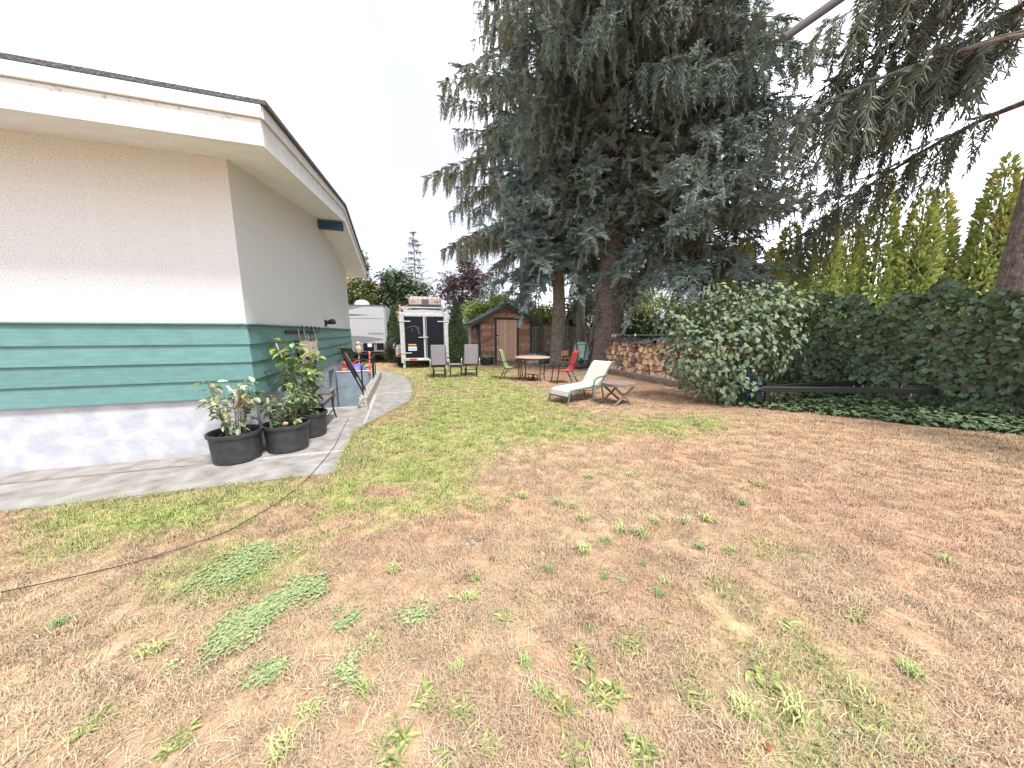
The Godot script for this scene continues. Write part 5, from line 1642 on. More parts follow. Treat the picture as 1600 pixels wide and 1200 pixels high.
	for z in [-0.35, -1.5, -2.8]:
		b = MB.new()
		b.beam(Vector3(-W / 2, y1 + 0.29, z), Vector3(W / 2, y1 + 0.29, z), 0.06, 0.055, Vector3.UP, 0.008)
		put("rack_bar", b, M.trailerwhite, t)
	var c := thing_x("roof_cargo_box", "beige plastic cargo box strapped on the trailer's roof rack", "cargo box", t.transform * Transform3D(Basis(), Vector3(0.08, y1 + 0.325, -0.95)))
	b = MB.new()
	b.cbox(Transform3D(Basis(), Vector3(0, 0.24, 0)), Vector3(1.42, 0.42, 1.1), 0.09)
	put("shell", b, M.cargobox, c)
	b = MB.new()
	b.cbox(Transform3D(Basis(), Vector3(0, 0.03, 0)), Vector3(1.36, 0.06, 1.06), 0.015)
	put("base_lip", b, M.black, c)
	b = MB.new()
	b.cbox(Transform3D(Basis(), Vector3(0.0, 0.19, 0.556)), Vector3(0.30, 0.26, 0.03), 0.01)
	put("label_panel", b, M.rvdark, c)
	for s in [-1.0, 1.0]:
		b = MB.new()
		b.tube(PackedVector3Array([Vector3(s * 0.50 - 0.09, 0.24, 0.55), Vector3(s * 0.50 - 0.07, 0.27, 0.59), Vector3(s * 0.50 + 0.07, 0.27, 0.59), Vector3(s * 0.50 + 0.09, 0.24, 0.55)]), PackedFloat32Array([0.014]), 6)
		put("handle", b, M.yellowwood, c)
	for k in 6:
		b = MB.new()
		b.cbox(Transform3D(Basis(), Vector3(-0.5 + 0.2 * k, 0.385, 0.535)), Vector3(0.05, 0.10, 0.04), 0.01)
		put("rib", b, M.cargobox, c)

func make_camper() -> void:
	var t := thing("travel_trailer", "white and grey travel trailer camper parked behind the house corner", "camper", Vector3(-7.6, 0, -17.0), deg_to_rad(15))
	var W := 2.44
	var b := MB.new()
	b.prism(PackedVector2Array([Vector2(-W / 2, 0.62), Vector2(W / 2, 0.62), Vector2(W / 2, 2.86), Vector2(W / 2 - 0.05, 2.93), Vector2(-W / 2 + 0.05, 2.93), Vector2(-W / 2, 2.86)]), Transform3D(Basis(), Vector3(0, 0, -6.5)), 6.5)
	put("body", b, M.rvside, t)
	b = MB.new()
	b.cbox(Transform3D(Basis(), Vector3(-0.03, 1.93, 0.012)), Vector3(W - 0.14, 1.90, 0.03), 0.008)
	var face := put("rear_wall", b, M.rvwhite, t)
	b = MB.new()
	b.cbox(Transform3D(Basis(), Vector3(0, 0.78, 0.02)), Vector3(W - 0.03, 0.38, 0.05), 0.01)
	put("lower_panel", b, M.rvgrey, t)
	b = MB.new()
	b.cbox(Transform3D(Basis(), Vector3(0, 2.90, 0.015)), Vector3(W, 0.05, 0.06), 0.01)
	put("roof_trim", b, M.rvdark, t)
	# printed swooshes on the rear wall
	var sw := PackedVector2Array()
	for k in 13:
		var u := k / 12.0
		sw.append(Vector2(lerpf(-1.14, 1.02, u), 1.20 + 0.22 * sin(u * PI * 0.62 + 0.9) - 0.02))
	for k in 13:
		var u := 1.0 - k / 12.0
		sw.append(Vector2(lerpf(-1.14, 1.02, u), 1.00 + 0.19 * u * u))
	b = MB.new()
	b.prism(sw, Transform3D(Basis(), Vector3(0, 0, 0.0275)), 0.003)
	put("grey_swoosh", b, M.rvgrey, face)
	b = MB.new()
	b.prism(PackedVector2Array([Vector2(-1.12, 2.50), Vector2(-0.2, 2.46), Vector2(0.45, 2.44), Vector2(-0.2, 2.40), Vector2(-1.12, 2.40)]), Transform3D(Basis(), Vector3(0, 0, 0.0275)), 0.003)
	put("dark_stripe", b, M.rvdark, face)
	b = MB.new()
	b.prism(PackedVector2Array([Vector2(-1.12, 2.84), Vector2(0.2, 2.84), Vector2(-0.6, 2.66), Vector2(-1.12, 2.60)]), Transform3D(Basis(), Vector3(0, 0, 0.0275)), 0.003)
	put("grey_corner", b, M.rvgrey, face)
	b = MB.new()
	b.beam(Vector3(-0.7, 2.27, 0.031), Vector3(1.05, 2.27, 0.031), 0.006, 0.018)
	put("trim_line", b, M.rvgrey, face)
	var tm := TextMesh.new()
	tm.text = "Coachmen"
	var fo := SystemFont.new()
	fo.font_names = PackedStringArray(["Droid Serif"])
	fo.font_italic = true
	tm.font = fo
	tm.font_size = 32
	tm.pixel_size = 0.0045
	tm.depth = 0.006
	node_mesh("lettering", tm, M.rvdark, face, Transform3D(Basis(), Vector3(0.68, 1.52, 0.032)))
	for q in [[0.30, 0.84, 0.50, 0.40], [0.86, 0.86, 0.34, 0.34]]:
		b = MB.new()
		b.cbox(Transform3D(Basis(), Vector3(q[0], q[1], 0.05)), Vector3(q[2], q[3], 0.03), 0.012)
		put("hatch", b, M.trailerblack, t)
	b = MB.new()
	b.bx(Vector3(0.36, 0.93, 0.067), Vector3(0.20, 0.18, 0.004))
	put("notice", b, M.plate, t)
	for q in [[0.62, 1.02], [1.06, 0.80]]:
		b = MB.new()
		b.cbox(Transform3D(Basis(), Vector3(q[0], q[1], 0.055)), Vector3(0.09, 0.11, 0.03), 0.01)
		put("tail_light", b, M.redlamp, t)
	b = MB.new()
	b.beam(Vector3(-1.1, 0.48, 0.12), Vector3(1.16, 0.48, 0.12), 0.1, 0.1, Vector3.UP, 0.01)
	put("bumper", b, M.blackmetal, t)
	b = MB.new()
	b.bx(Vector3(0, 0.52, -3.2), Vector3(1.9, 0.2, 6.2))
	put("chassis", b, M.black, t)
	for s in [-1.0, 1.0]:
		for z in [-3.0, -3.9]:
			wheel(t, Vector3(s * 1.06, 0.35, z), 0.35, 0.2, Vector3(s, 0, 0))
	wheel(t, Vector3(1.52, 0.90, 0.16), 0.42, 0.2, Vector3(0.9, 0, 0.44), M.rvwhite)
	b = MB.new()
	b.beam(Vector3(1.1, 0.50, 0.05), Vector3(1.5, 0.88, 0.10), 0.06, 0.06)
	put("spare_bracket", b, M.blackmetal, t)
	b = MB.new()
	b.lathe([Vector2(0.38, 0), Vector2(0.36, 0.14), Vector2(0.28, 0.25), Vector2(0.12, 0.31), Vector2(0, 0.32)], 20, Transform3D(Basis(), Vector3(0.0, 2.93, -0.8)))
	put("roof_vent", b, M.rvwhite, t)

func make_tongue() -> void:
	var t := thing("trailer_tongue", "black steel trailer tongue with jack stand over the ivy", "trailer", gp(1190, 636))
	var b := MB.new()
	b.beam(Vector3(-0.08, 0.40, 0.02), Vector3(4.6, 0.46, 0.75), 0.09, 0.11, Vector3.UP, 0.006)
	put("side_beam", b, M.blackmetal, t)
	b = MB.new()
	b.beam(Vector3(-0.02, 0.41, -0.06), Vector3(4.4, 0.47, -0.95), 0.09, 0.11, Vector3.UP, 0.006)
	put("side_beam", b, M.blackmetal, t)
	b = MB.new()
	b.cbox(Transform3D(Basis(), Vector3(-0.10, 0.39, 0.0)), Vector3(0.22, 0.09, 0.14), 0.02)
	put("coupler", b, M.blackmetal, t)
	b = MB.new()
	b.bar(Vector3(0.05, 0.52, 0.03), Vector3(0.05, 0.12, 0.03), 0.055, 10)
	b.bar(Vector3(0.05, 0.13, 0.03), Vector3(0.05, 0.05, 0.03), 0.035, 10)
	put("jack_post", b, M.blackmetal, t)
	wheel(t, Vector3(0.05, 0.07, 0.03), 0.09, 0.06, Vector3(0.9, 0, 0.3), M.plate)
	var bb := thing("blue_barrel", "blue plastic barrel half hidden behind the shrub", "barrel", Vector3(5.72, 0, -7.95))
	b = MB.new()
	b.lathe([Vector2(0, 0), Vector2(0.26, 0), Vector2(0.28, 0.05), Vector2(0.29, 0.25), Vector2(0.30, 0.27), Vector2(0.29, 0.29), Vector2(0.29, 0.50), Vector2(0.27, 0.60), Vector2(0.24, 0.64), Vector2(0, 0.63)], 24)
	put("drum", b, M.bluebarrel, bb)
	b = MB.new()
	b.lathe([Vector2(0, 0.63), Vector2(0.04, 0.635), Vector2(0.04, 0.66), Vector2(0, 0.66)], 10, Transform3D(Basis(), Vector3(0.1, 0, 0.05)))
	put("bung", b, M.black, bb)

# ---------------------------------------------------------------- furniture
func tubes(b: MB, p: Array, r: float, k := 6) -> void:
	var v := PackedVector3Array()
	for q in p:
		v.append(q)
	b.tube(v, PackedFloat32Array([r]), k)

func sheet(b: MB, line: Array, half: float, thick: float) -> void:     # a sling stretched along a side profile (x forward, y up), between z = -half and half
	var m := line.size()
	for i in m - 1:
		var a: Vector2 = line[i]
		var c: Vector2 = line[i + 1]
		var d := (c - a).normalized()
		var n := Vector2(-d.y, d.x) * thick * 0.5
		var p := []
		for q in [a + n, c + n, c - n, a - n]:
			p.append(q)
		for z in [[half, -half]]:
			b.quad(Vector3(p[0].x, p[0].y, z[0]), Vector3(p[1].x, p[1].y, z[0]), Vector3(p[1].x, p[1].y, z[1]), Vector3(p[0].x, p[0].y, z[1]))
			b.quad(Vector3(p[3].x, p[3].y, z[1]), Vector3(p[2].x, p[2].y, z[1]), Vector3(p[2].x, p[2].y, z[0]), Vector3(p[3].x, p[3].y, z[0]))
		b.quad(Vector3(p[0].x, p[0].y, half), Vector3(p[3].x, p[3].y, half), Vector3(p[2].x, p[2].y, half), Vector3(p[1].x, p[1].y, half))
		b.quad(Vector3(p[0].x, p[0].y, -half), Vector3(p[1].x, p[1].y, -half), Vector3(p[2].x, p[2].y, -half), Vector3(p[3].x, p[3].y, -half))

func sling_chair(called: String, label: String, at: Vector3, turn: float, sling: Material, frame: Material) -> Node3D:      # faces local +X
	var t := thing(called, label, "chair", at, turn)
	var w := 0.27
	for s in [-1.0, 1.0]:
		var b := MB.new()
		tubes(b, [Vector3(0.30, 0, s * w), Vector3(0.25, 0.40, s * w), Vector3(0.23, 0.62, s * w), Vector3(0.15, 0.66, s * w), Vector3(-0.12, 0.65, s * w), Vector3(-0.27, 0.60, s * w)], 0.016)
		put("front_leg", b, frame, t)
		b = MB.new()
		tubes(b, [Vector3(-0.40, 0, s * (w + 0.0)), Vector3(-0.20, 0.40, s * (w - 0.01))], 0.016)
		put("rear_leg", b, frame, t)
		b = MB.new()
		tubes(b, [Vector3(0.26, 0.425, s * (w - 0.03)), Vector3(-0.02, 0.40, s * (w - 0.03)), Vector3(-0.20, 0.40, s * (w - 0.03)), Vector3(-0.26, 0.50, s * (w - 0.03)), Vector3(-0.40, 0.96, s * (w - 0.03)), Vector3(-0.45, 1.01, s * (w - 0.03))], 0.016)
		put("sling_rail", b, frame, t)
	var b := MB.new()
	sheet(b, [Vector2(0.27, 0.425), Vector2(0.12, 0.405), Vector2(-0.05, 0.395), Vector2(-0.17, 0.40), Vector2(-0.22, 0.43), Vector2(-0.27, 0.52), Vector2(-0.34, 0.76), Vector2(-0.395, 0.95), Vector2(-0.45, 1.01)], w - 0.035, 0.012)
	put("sling", b, sling, t)
	b = MB.new()
	tubes(b, [Vector3(-0.30, 0.2, -w), Vector3(-0.30, 0.2, w)], 0.011)
	put("stretcher", b, frame, t)
	return t

func glider(at: Vector3, turn: float, label: String) -> Node3D:       # faces local +X
	var t := thing("glider_chair", label, "chair", at, turn, "grey sling glider chairs")
	var w := 0.27
	var b := MB.new()
	sheet(b, [Vector2(0.30, 0.47), Vector2(0.20, 0.475), Vector2(0.0, 0.44), Vector2(-0.14, 0.42), Vector2(-0.19, 0.45), Vector2(-0.26, 0.66), Vector2(-0.34, 0.92), Vector2(-0.40, 1.09), Vector2(-0.43, 1.13)], w - 0.02, 0.02)
	put("sling", b, M.slinggrey, t)
	for s in [-1.0, 1.0]:
		b = MB.new()
		tubes(b, [Vector3(0.29, 0.46, s * w), Vector3(0.0, 0.43, s * w), Vector3(-0.15, 0.41, s * w), Vector3(-0.26, 0.66, s * w), Vector3(-0.42, 1.12, s * w * 0.95)], 0.02)
		put("seat_rail", b, M.blackmetal, t)
		b = MB.new()
		b.cbox(Transform3D(Basis(), Vector3(0.02, 0.68, s * (w + 0.05))), Vector3(0.52, 0.035, 0.06), 0.014)
		put("armrest", b, M.blackmetal, t)
		b = MB.new()
		tubes(b, [Vector3(0.26, 0.66, s * (w + 0.05)), Vector3(0.31, 0.58, s * (w + 0.05)), Vector3(0.29, 0.40, s * (w + 0.05)), Vector3(0.22, 0.20, s * (w + 0.03))], 0.02)
		put("arm_support", b, M.chrome, t)
		b = MB.new()
		tubes(b, [Vector3(-0.32, 0.02, s * 0.2), Vector3(0.34, 0.02, s * 0.2)], 0.02)
		put("sled_runner", b, M.blackmetal, t)
		for x in [0.30, -0.28]:
			b = MB.new()
			tubes(b, [Vector3(x, 0.0, s * 0.2), Vector3(x, 0.34, s * 0.2)], 0.02)
			put("leg", b, M.blackmetal, t)
	for y in [0.15, 0.27]:
		b = MB.new()
		tubes(b, [Vector3(0.30, y, -0.2), Vector3(0.30, y, 0.2)], 0.014)
		put("cross_bar", b, M.blackmetal, t)
	return t

func make_furniture() -> void:
	var g := glider(Vector3(-2.58, 0, -11.75), deg_to_rad(-90 + 16), "grey sling glider chair in front of the cargo trailer doors")
	copy(g, "glider_chair", "grey sling glider chair in front of the conical cedar", Vector3(-1.50, 0, -12.15), deg_to_rad(-90 + 4))
	var st := thing("side_table", "small dark square side table between the two glider chairs", "table", Vector3(-2.02, 0, -11.9), deg_to_rad(10))
	var b := MB.new()
	b.cbox(Transform3D(Basis(), Vector3(0, 0.455, 0)), Vector3(0.46, 0.03, 0.46), 0.008)
	put("top", b, M.slinggrey, st)
	b = MB.new()
	b.cbox(Transform3D(Basis(), Vector3(0, 0.40, 0)), Vector3(0.43, 0.08, 0.43), 0.008)
	put("apron", b, M.blackmetal, st)
	for sx in [-1.0, 1.0]:
		for sz in [-1.0, 1.0]:
			b = MB.new()
			b.cbox(Transform3D(Basis(), Vector3(sx * 0.195, 0.18, sz * 0.195)), Vector3(0.04, 0.36, 0.04), 0.006)
			put("leg", b, M.blackmetal, st)
	sling_chair("sling_chair", "lime green sling chair facing the round table", Vector3(0.02, 0, -11.25), deg_to_rad(-14), M.slinggreen, M.brownmetal)
	sling_chair("sling_chair", "bright red sling chair beside the round table", Vector3(1.62, 0, -10.45), deg_to_rad(192), M.slingred, M.blackmetal)
	# round table with a wrought frame
	var t := thing("round_table", "round tan topped patio table on black wrought legs", "table", Vector3(0.68, 0, -11.0))
	b = MB.new()
	b.lathe([Vector2(0, 0.745), Vector2(0.55, 0.745), Vector2(0.575, 0.755), Vector2(0.58, 0.775), Vector2(0.565, 0.79), Vector2(0, 0.79)], 48)
	put("top", b, M.tabletop, t)
	b = MB.new()
	var ring := []
	for k in 25:
		ring.append(Vector3(cos(TAU * k / 24.0) * 0.5, 0.725, sin(TAU * k / 24.0) * 0.5))
	tubes(b, ring, 0.018)
	put("ring", b, M.blackmetal, t)
	for k in 4:
		var a := PI / 4 + k * PI / 2 + 0.3
		var d := Vector3(cos(a), 0, sin(a))
		b = MB.new()
		tubes(b, [d * 0.42 + Vector3.UP * 0.73, d * 0.50 + Vector3.UP * 0.62, d * 0.47 + Vector3.UP * 0.35, d * 0.46 + Vector3.UP * 0.12, d * 0.50], 0.017)
		put("leg", b, M.blackmetal, t)
		b = MB.new()
		tubes(b, [d * 0.46 + Vector3.UP * 0.2, Vector3(0, 0.2, 0)], 0.010)
		put("brace", b, M.blackmetal, t)
	var u := thing("umbrella_stand", "black wrought umbrella stand on the ground under the round table", "stand", Vector3(0.70, 0, -10.95))
	b = MB.new()
	b.lathe([Vector2(0, 0), Vector2(0.20, 0), Vector2(0.20, 0.03), Vector2(0.08, 0.06), Vector2(0.035, 0.08), Vector2(0.035, 0.19), Vector2(0, 0.19)], 20)
	put("base", b, M.blackmetal, u)
	b = MB.new()
	for k in 4:
		var a := k * PI / 2
		tubes(b, [Vector3(cos(a) * 0.15, 0.03, sin(a) * 0.15), Vector3(cos(a) * 0.15, 0.17, sin(a) * 0.15)], 0.012)
	put("scrolls", b, M.blackmetal, u)

	# sun lounger: local +X from foot to head
	var dir := Vector3(0.78, 0, -0.62).normalized()
	var side := dir.cross(Vector3.UP)       # towards the camera's right
	var foot := Vector3(1.08, 0, -7.36)
	var lg := thing_x("sun_lounger", "white sling sun lounger with grey green frame and raised back", "lounger", Transform3D(Basis(dir, Vector3.UP, side), foot))
	b = MB.new()
	sheet(b, [Vector2(-0.05, 0.20), Vector2(-0.02, 0.29), Vector2(0.06, 0.335), Vector2(0.35, 0.345), Vector2(0.70, 0.35), Vector2(1.02, 0.36), Vector2(1.10, 0.40), Vector2(1.22, 0.54), Vector2(1.36, 0.72), Vector2(1.46, 0.84), Vector2(1.53, 0.88), Vector2(1.60, 0.87)], 0.27, 0.014)
	put("sling", b, M.slingwhite, lg)
	for s in [-1.0, 1.0]:
		b = MB.new()
		tubes(b, [Vector3(-0.06, 0, s * 0.29), Vector3(0.0, 0.26, s * 0.29), Vector3(0.08, 0.32, s * 0.29), Vector3(0.6, 0.335, s * 0.29), Vector3(1.15, 0.35, s * 0.29)], 0.02, 8)
		put("side_rail", b, M.framegreen, lg)
		b = MB.new()
		tubes(b, [Vector3(0.74, 0, s * 0.33), Vector3(0.75, 0.34, s * 0.33), Vector3(0.80, 0.50, s * 0.33), Vector3(0.90, 0.55, s * 0.33), Vector3(1.18, 0.57, s * 0.33), Vector3(1.28, 0.60, s * 0.31)], 0.02, 8)
		put("armrest", b, M.framegreen, lg)
		b = MB.new()
		tubes(b, [Vector3(1.06, 0.36, s * 0.28), Vector3(1.22, 0.53, s * 0.28), Vector3(1.36, 0.71, s * 0.28), Vector3(1.47, 0.84, s * 0.28)], 0.016, 8)
		put("back_rail", b, M.framegreen, lg)
		b = MB.new()
		tubes(b, [Vector3(1.12, 0.34, s * 0.29), Vector3(1.22, 0.0, s * 0.29)], 0.02, 8)
		put("leg", b, M.framegreen, lg)
	b = MB.new()
	tubes(b, [Vector3(-0.03, 0.18, -0.29), Vector3(-0.03, 0.18, 0.29)], 0.014, 8)
	put("cross_bar", b, M.framegreen, lg)
	b = MB.new()
	tubes(b, [Vector3(0.5, 0.30, -0.27), Vector3(0.55, 0.22, -0.2), Vector3(0.8, 0.20, 0.0), Vector3(1.0, 0.24, 0.2), Vector3(1.1, 0.30, 0.27)], 0.008, 6)
	put("support_wire", b, M.blackmetal, lg)

	# folding slatted wooden table
	var w := thing("folding_table", "round slatted wooden folding table beside the sun lounger", "table", Vector3(2.36, 0, -7.32), deg_to_rad(20))
	for k in 7:
		var z := (k - 3) * 0.10
		var hx := sqrt(maxf(0.0, 0.36 * 0.36 - (absf(z) + 0.0) * (absf(z) + 0.0)))
		b = MB.new()
		var ins := sqrt(maxf(0.002, 0.36 * 0.36 - pow(minf(absf(z) + 0.047, 0.355), 2)))
		var out := sqrt(maxf(0.002, 0.36 * 0.36 - pow(maxf(absf(z) - 0.047, 0.0), 2)))
		var za := z - 0.047
		var zb := z + 0.047
		var ra := ins if za < 0 and k < 3 else (out if k > 3 else ins)
		var rb := out if k < 3 else ins
		if k == 3:
			b.prism(PackedVector2Array([Vector2(-ins, zb), Vector2(-0.36, 0), Vector2(-ins, za), Vector2(ins, za), Vector2(0.36, 0), Vector2(ins, zb)]), Transform3D(Basis(Vector3.RIGHT, Vector3.BACK, Vector3.UP), Vector3(0, 0.465, 0)), 0.025)
		else:
			b.prism(PackedVector2Array([Vector2(-ra, za), Vector2(ra, za), Vector2((ra + rb) / 2 + 0.012, (za + zb) / 2), Vector2(rb, zb), Vector2(-rb, zb), Vector2(-(ra + rb) / 2 - 0.012, (za + zb) / 2)]), Transform3D(Basis(Vector3.RIGHT, Vector3.BACK, Vector3.UP), Vector3(0, 0.465, 0)), 0.025)
		put("slat", b, M.stoolwood, w)
	b = MB.new()
	var pr := []
	for k in 33:
		pr.append(Vector3(cos(TAU * k / 32.0) * 0.345, 0.445, sin(TAU * k / 32.0) * 0.345))
	for k in 32:
		b.beam(pr[k], pr[k + 1], 0.02, 0.036)
	put("rim", b, M.stoolwood, w)
	for s in [-1.0, 1.0]:
		for q in [-1.0, 1.0]:
			b = MB.new()
			b.beam(Vector3(-q * 0.27, 0.0, s * (0.22 + 0.015 * q)), Vector3(q * 0.27, 0.44, s * (0.22 + 0.015 * q)), 0.024, 0.05, Vector3.UP, 0.004)
			put("leg", b, M.stoolwood, w)
	for q in [-1.0, 1.0]:
		b = MB.new()
		b.beam(Vector3(q * 0.25, 0.03, -0.2), Vector3(q * 0.25, 0.03, 0.2), 0.022, 0.045)
		put("stretcher", b, M.stoolwood, w)

	# low slatted bench table by the wall
	var lt := thing_x("patio_table", "low brown slatted metal table against the foundation wall", "table", HX * Transform3D(Basis(), Vector3(0.40, 0.024, -1.10)))
	for k in 6:
		b = MB.new()
		b.cbox(Transform3D(Basis(), Vector3(-0.21 + k * 0.084, 0.43, 0)), Vector3(0.072, 0.016, 0.92), 0.004)
		put("slat", b, M.slinggrey, lt)
	b = MB.new()
	for q in [[Vector3(-0.26, 0.43, -0.48), Vector3(0.26, 0.43, -0.48)], [Vector3(-0.26, 0.43, 0.48), Vector3(0.26, 0.43, 0.48)], [Vector3(-0.26, 0.43, -0.48), Vector3(-0.26, 0.43, 0.48)], [Vector3(0.26, 0.43, -0.48), Vector3(0.26, 0.43, 0.48)]]:
		b.beam(q[0], q[1], 0.03, 0.035)
	put("frame", b, M.brownmetal, lt)
	for sx in [-1.0, 1.0]:
		for sz in [-1.0, 1.0]:
			b = MB.new()
			tubes(b, [Vector3(sx * 0.25, 0.43, sz * 0.46), Vector3(sx * 0.24, 0.33, sz * 0.40), Vector3(sx * 0.24, 0.20, sz * 0.38), Vector3(sx * 0.25, 0.10, sz * 0.41), Vector3(sx * 0.26, 0.0, sz * 0.48)], 0.016)
			put("leg", b, M.brownmetal, lt)
		b = MB.new()
		tubes(b, [Vector3(sx * 0.24, 0.17, -0.38), Vector3(sx * 0.24, 0.17, 0.38)], 0.012)
		put("stretcher", b, M.brownmetal, lt)

func make_entry_clutter() -> void:
	# rail on the stairwell wall, chairs and toys behind the panel
	var r := thing_x("stair_rail", "black steel hand rail along the stairwell retaining wall", "railing", HX * Transform3D(Basis(), Vector3(1.04, 0.25, 0)))
	for s in [2.55, 5.2, 5.6, 6.2]:
		var b := MB.new()
		b.bar(Vector3(0, 0, -s), Vector3(0, 0.62, -s), 0.018, 6)
		put("post", b, M.blackmetal, r)
	var b := MB.new()
	b.bar(Vector3(0, 0.62, -2.55), Vector3(0, 0.62, -6.2), 0.016, 6)
	put("rail", b, M.blackmetal, r)
	b = MB.new()
	b.bar(Vector3(0, 0.55, -5.4), Vector3(-0.85, 0.55, -5.4), 0.014, 6)
	put("rail", b, M.blackmetal, r)
	var q := hp(6.55, 0.55, 0.024)
	var c := sling_chair("sling_chair", "olive sling chair with black frame behind the stairwell panel", q, deg_to_rad(62), M.slingolive, M.blackmetal)
	c.scale = Vector3.ONE * 1.06
	var f := thing_x("folded_chair", "folded black garden chair leaning on the stairwell rail", "chair", HX * Transform3D(Basis(Vector3.BACK, deg_to_rad(24)) * Basis(Vector3.RIGHT, deg_to_rad(-6)), Vector3(1.02, 0.27, -2.95)))
	for s in [-0.035, 0.035]:
		b = MB.new()
		tubes(b, [Vector3(s, 0.0, 0), Vector3(s, 0.5, 0), Vector3(s - 0.02, 0.98, -0.04)], 0.02)
		put("leg", b, M.black, f)
	b = MB.new()
	b.cbox(Transform3D(Basis(), Vector3(0, 0.62, -0.02)), Vector3(0.03, 0.55, 0.30), 0.01)
	put("seat", b, M.black, f)
	b = MB.new()
	b.cbox(Transform3D(Basis(), Vector3(0.0, 0.80, -0.16)), Vector3(0.05, 0.34, 0.14), 0.02)
	put("cushion", b, M.slingolive, f)
	var toys := [["toy_blaster", "long red toy blaster leaning on the rail posts", Vector3(0.93, 0.26, -5.45)], ["toy_ball", "purple toy ball behind the stairwell panel", Vector3(0.50, 0.0, -5.98)], ["toy_truck", "orange and red toy behind the stairwell panel", Vector3(0.24, 0.0, -6.0)]]
	var tb := thing_x(toys[0][0], toys[0][1], "toy", HX * Transform3D(Basis(Vector3.RIGHT, deg_to_rad(-28)) , toys[0][2]))
	b = MB.new()
	b.cbox(Transform3D(Basis(), Vector3(0, 0.30, 0)), Vector3(0.05, 0.42, 0.10), 0.015)
	b.bar(Vector3(0, 0.5, 0.0), Vector3(0, 0.80, 0.0), 0.025, 8)
	put("body", b, M.redpaint, tb)
	b = MB.new()
	b.cbox(Transform3D(Basis(), Vector3(0, 0.12, -0.07)), Vector3(0.045, 0.20, 0.07), 0.012)
	put("grip", b, M.redpaint, tb)
	b = MB.new()
	b.bar(Vector3(0, 0.78, 0.0), Vector3(0, 0.84, 0.0), 0.03, 8)
	put("muzzle", b, M.orangepaint, tb)
	var ball := thing_x(toys[1][0], toys[1][1], "toy", HX * Transform3D(Basis(), toys[1][2] + Vector3(0, 0.21, 0)))
	b = MB.new()
	var prof := []
	for k in 13:
		prof.append(Vector2(maxf(0.0, 0.31 * sin(PI * k / 12.0)), 0.12 - 0.31 * cos(PI * k / 12.0)))
	b.lathe(prof, 24)
	put("ball", b, M.purple, ball)
	b = MB.new()
	b.lathe([Vector2(0.312, 0.10), Vector2(0.314, 0.12), Vector2(0.312, 0.14)], 24)
	put("seam", b, M.redpaint, ball)
	var tk := thing_x(toys[2][0], toys[2][1], "toy", HX * Transform3D(Basis(), toys[2][2] + Vector3(0, 0.024, 0)))
	b = MB.new()
	b.cbox(Transform3D(Basis(), Vector3(0, 0.26, 0)), Vector3(0.26, 0.45, 0.3), 0.03)
	put("body", b, M.orangepaint, tk)
	b = MB.new()
	b.cbox(Transform3D(Basis(Vector3.BACK, -0.3), Vector3(0.08, 0.57, 0)), Vector3(0.38, 0.16, 0.2), 0.04)
	put("top", b, M.redpaint, tk)
	b = MB.new()
	b.bar(Vector3(0.18, 0.62, 0.05), Vector3(0.34, 0.72, 0.05), 0.025, 8)
	put("spout", b, M.redpaint, tk)
	var lamp := thing_x("garden_ornament", "small tan wooden ornament on a post behind the olive chair", "ornament", HX * Transform3D(Basis(), Vector3(0.42, 0.024, -7.6)))
	b = MB.new()
	b.bar(Vector3(0, 0, 0), Vector3(0, 0.85, 0), 0.02, 6)
	put("post", b, M.stake, lamp)
	b = MB.new()
	b.lathe([Vector2(0, 0.85), Vector2(0.09, 0.86), Vector2(0.11, 1.0), Vector2(0.07, 1.12), Vector2(0.09, 1.18), Vector2(0, 1.26)], 10)
	put("head", b, M.stake, lamp)
	# cable across the slab and the lawn
	var cb := MB.new()
	var pts := []
	for k in [[-160, 960], [-20, 930], [120, 900], [240, 870], [348, 833], [395, 808], [440, 781], [480, 748], [505, 720], [523, 697], [535, 672], [545, 652]]:
		var g := gp(k[0], k[1], 0.03)
		pts.append(g)
	var cv := Curve3D.new()
	for i in pts.size():
		var d: Vector3 = (pts[mini(i + 1, pts.size() - 1)] - pts[maxi(i - 1, 0)]) * 0.16
		cv.add_point(pts[i], -d, d)
	tubes(cb, Array(cv.tessellate(4, 4.0)), 0.0035, 5)
	var ca := put("garden_cable", cb, M.black, self)
	tag(ca, "thin black cable trailing from the patio across the lawn", "cable")

# ---------------------------------------------------------------- firewood and things under the trees
func clip(poly: PackedVector2Array, a: Vector2, n: Vector2) -> PackedVector2Array:      # keep the side where (p - a) . n < 0
	var o := PackedVector2Array()
	for i in poly.size():
		var p := poly[i]
		var q := poly[(i + 1) % poly.size()]
		var dp := (p - a).dot(n)
		var dq := (q - a).dot(n)
		if dp <= 0:
			o.append(p)
		if (dp < 0 and dq > 0) or (dp > 0 and dq < 0):
			o.append(p + (q - p) * (dp / (dp - dq)))
	return o

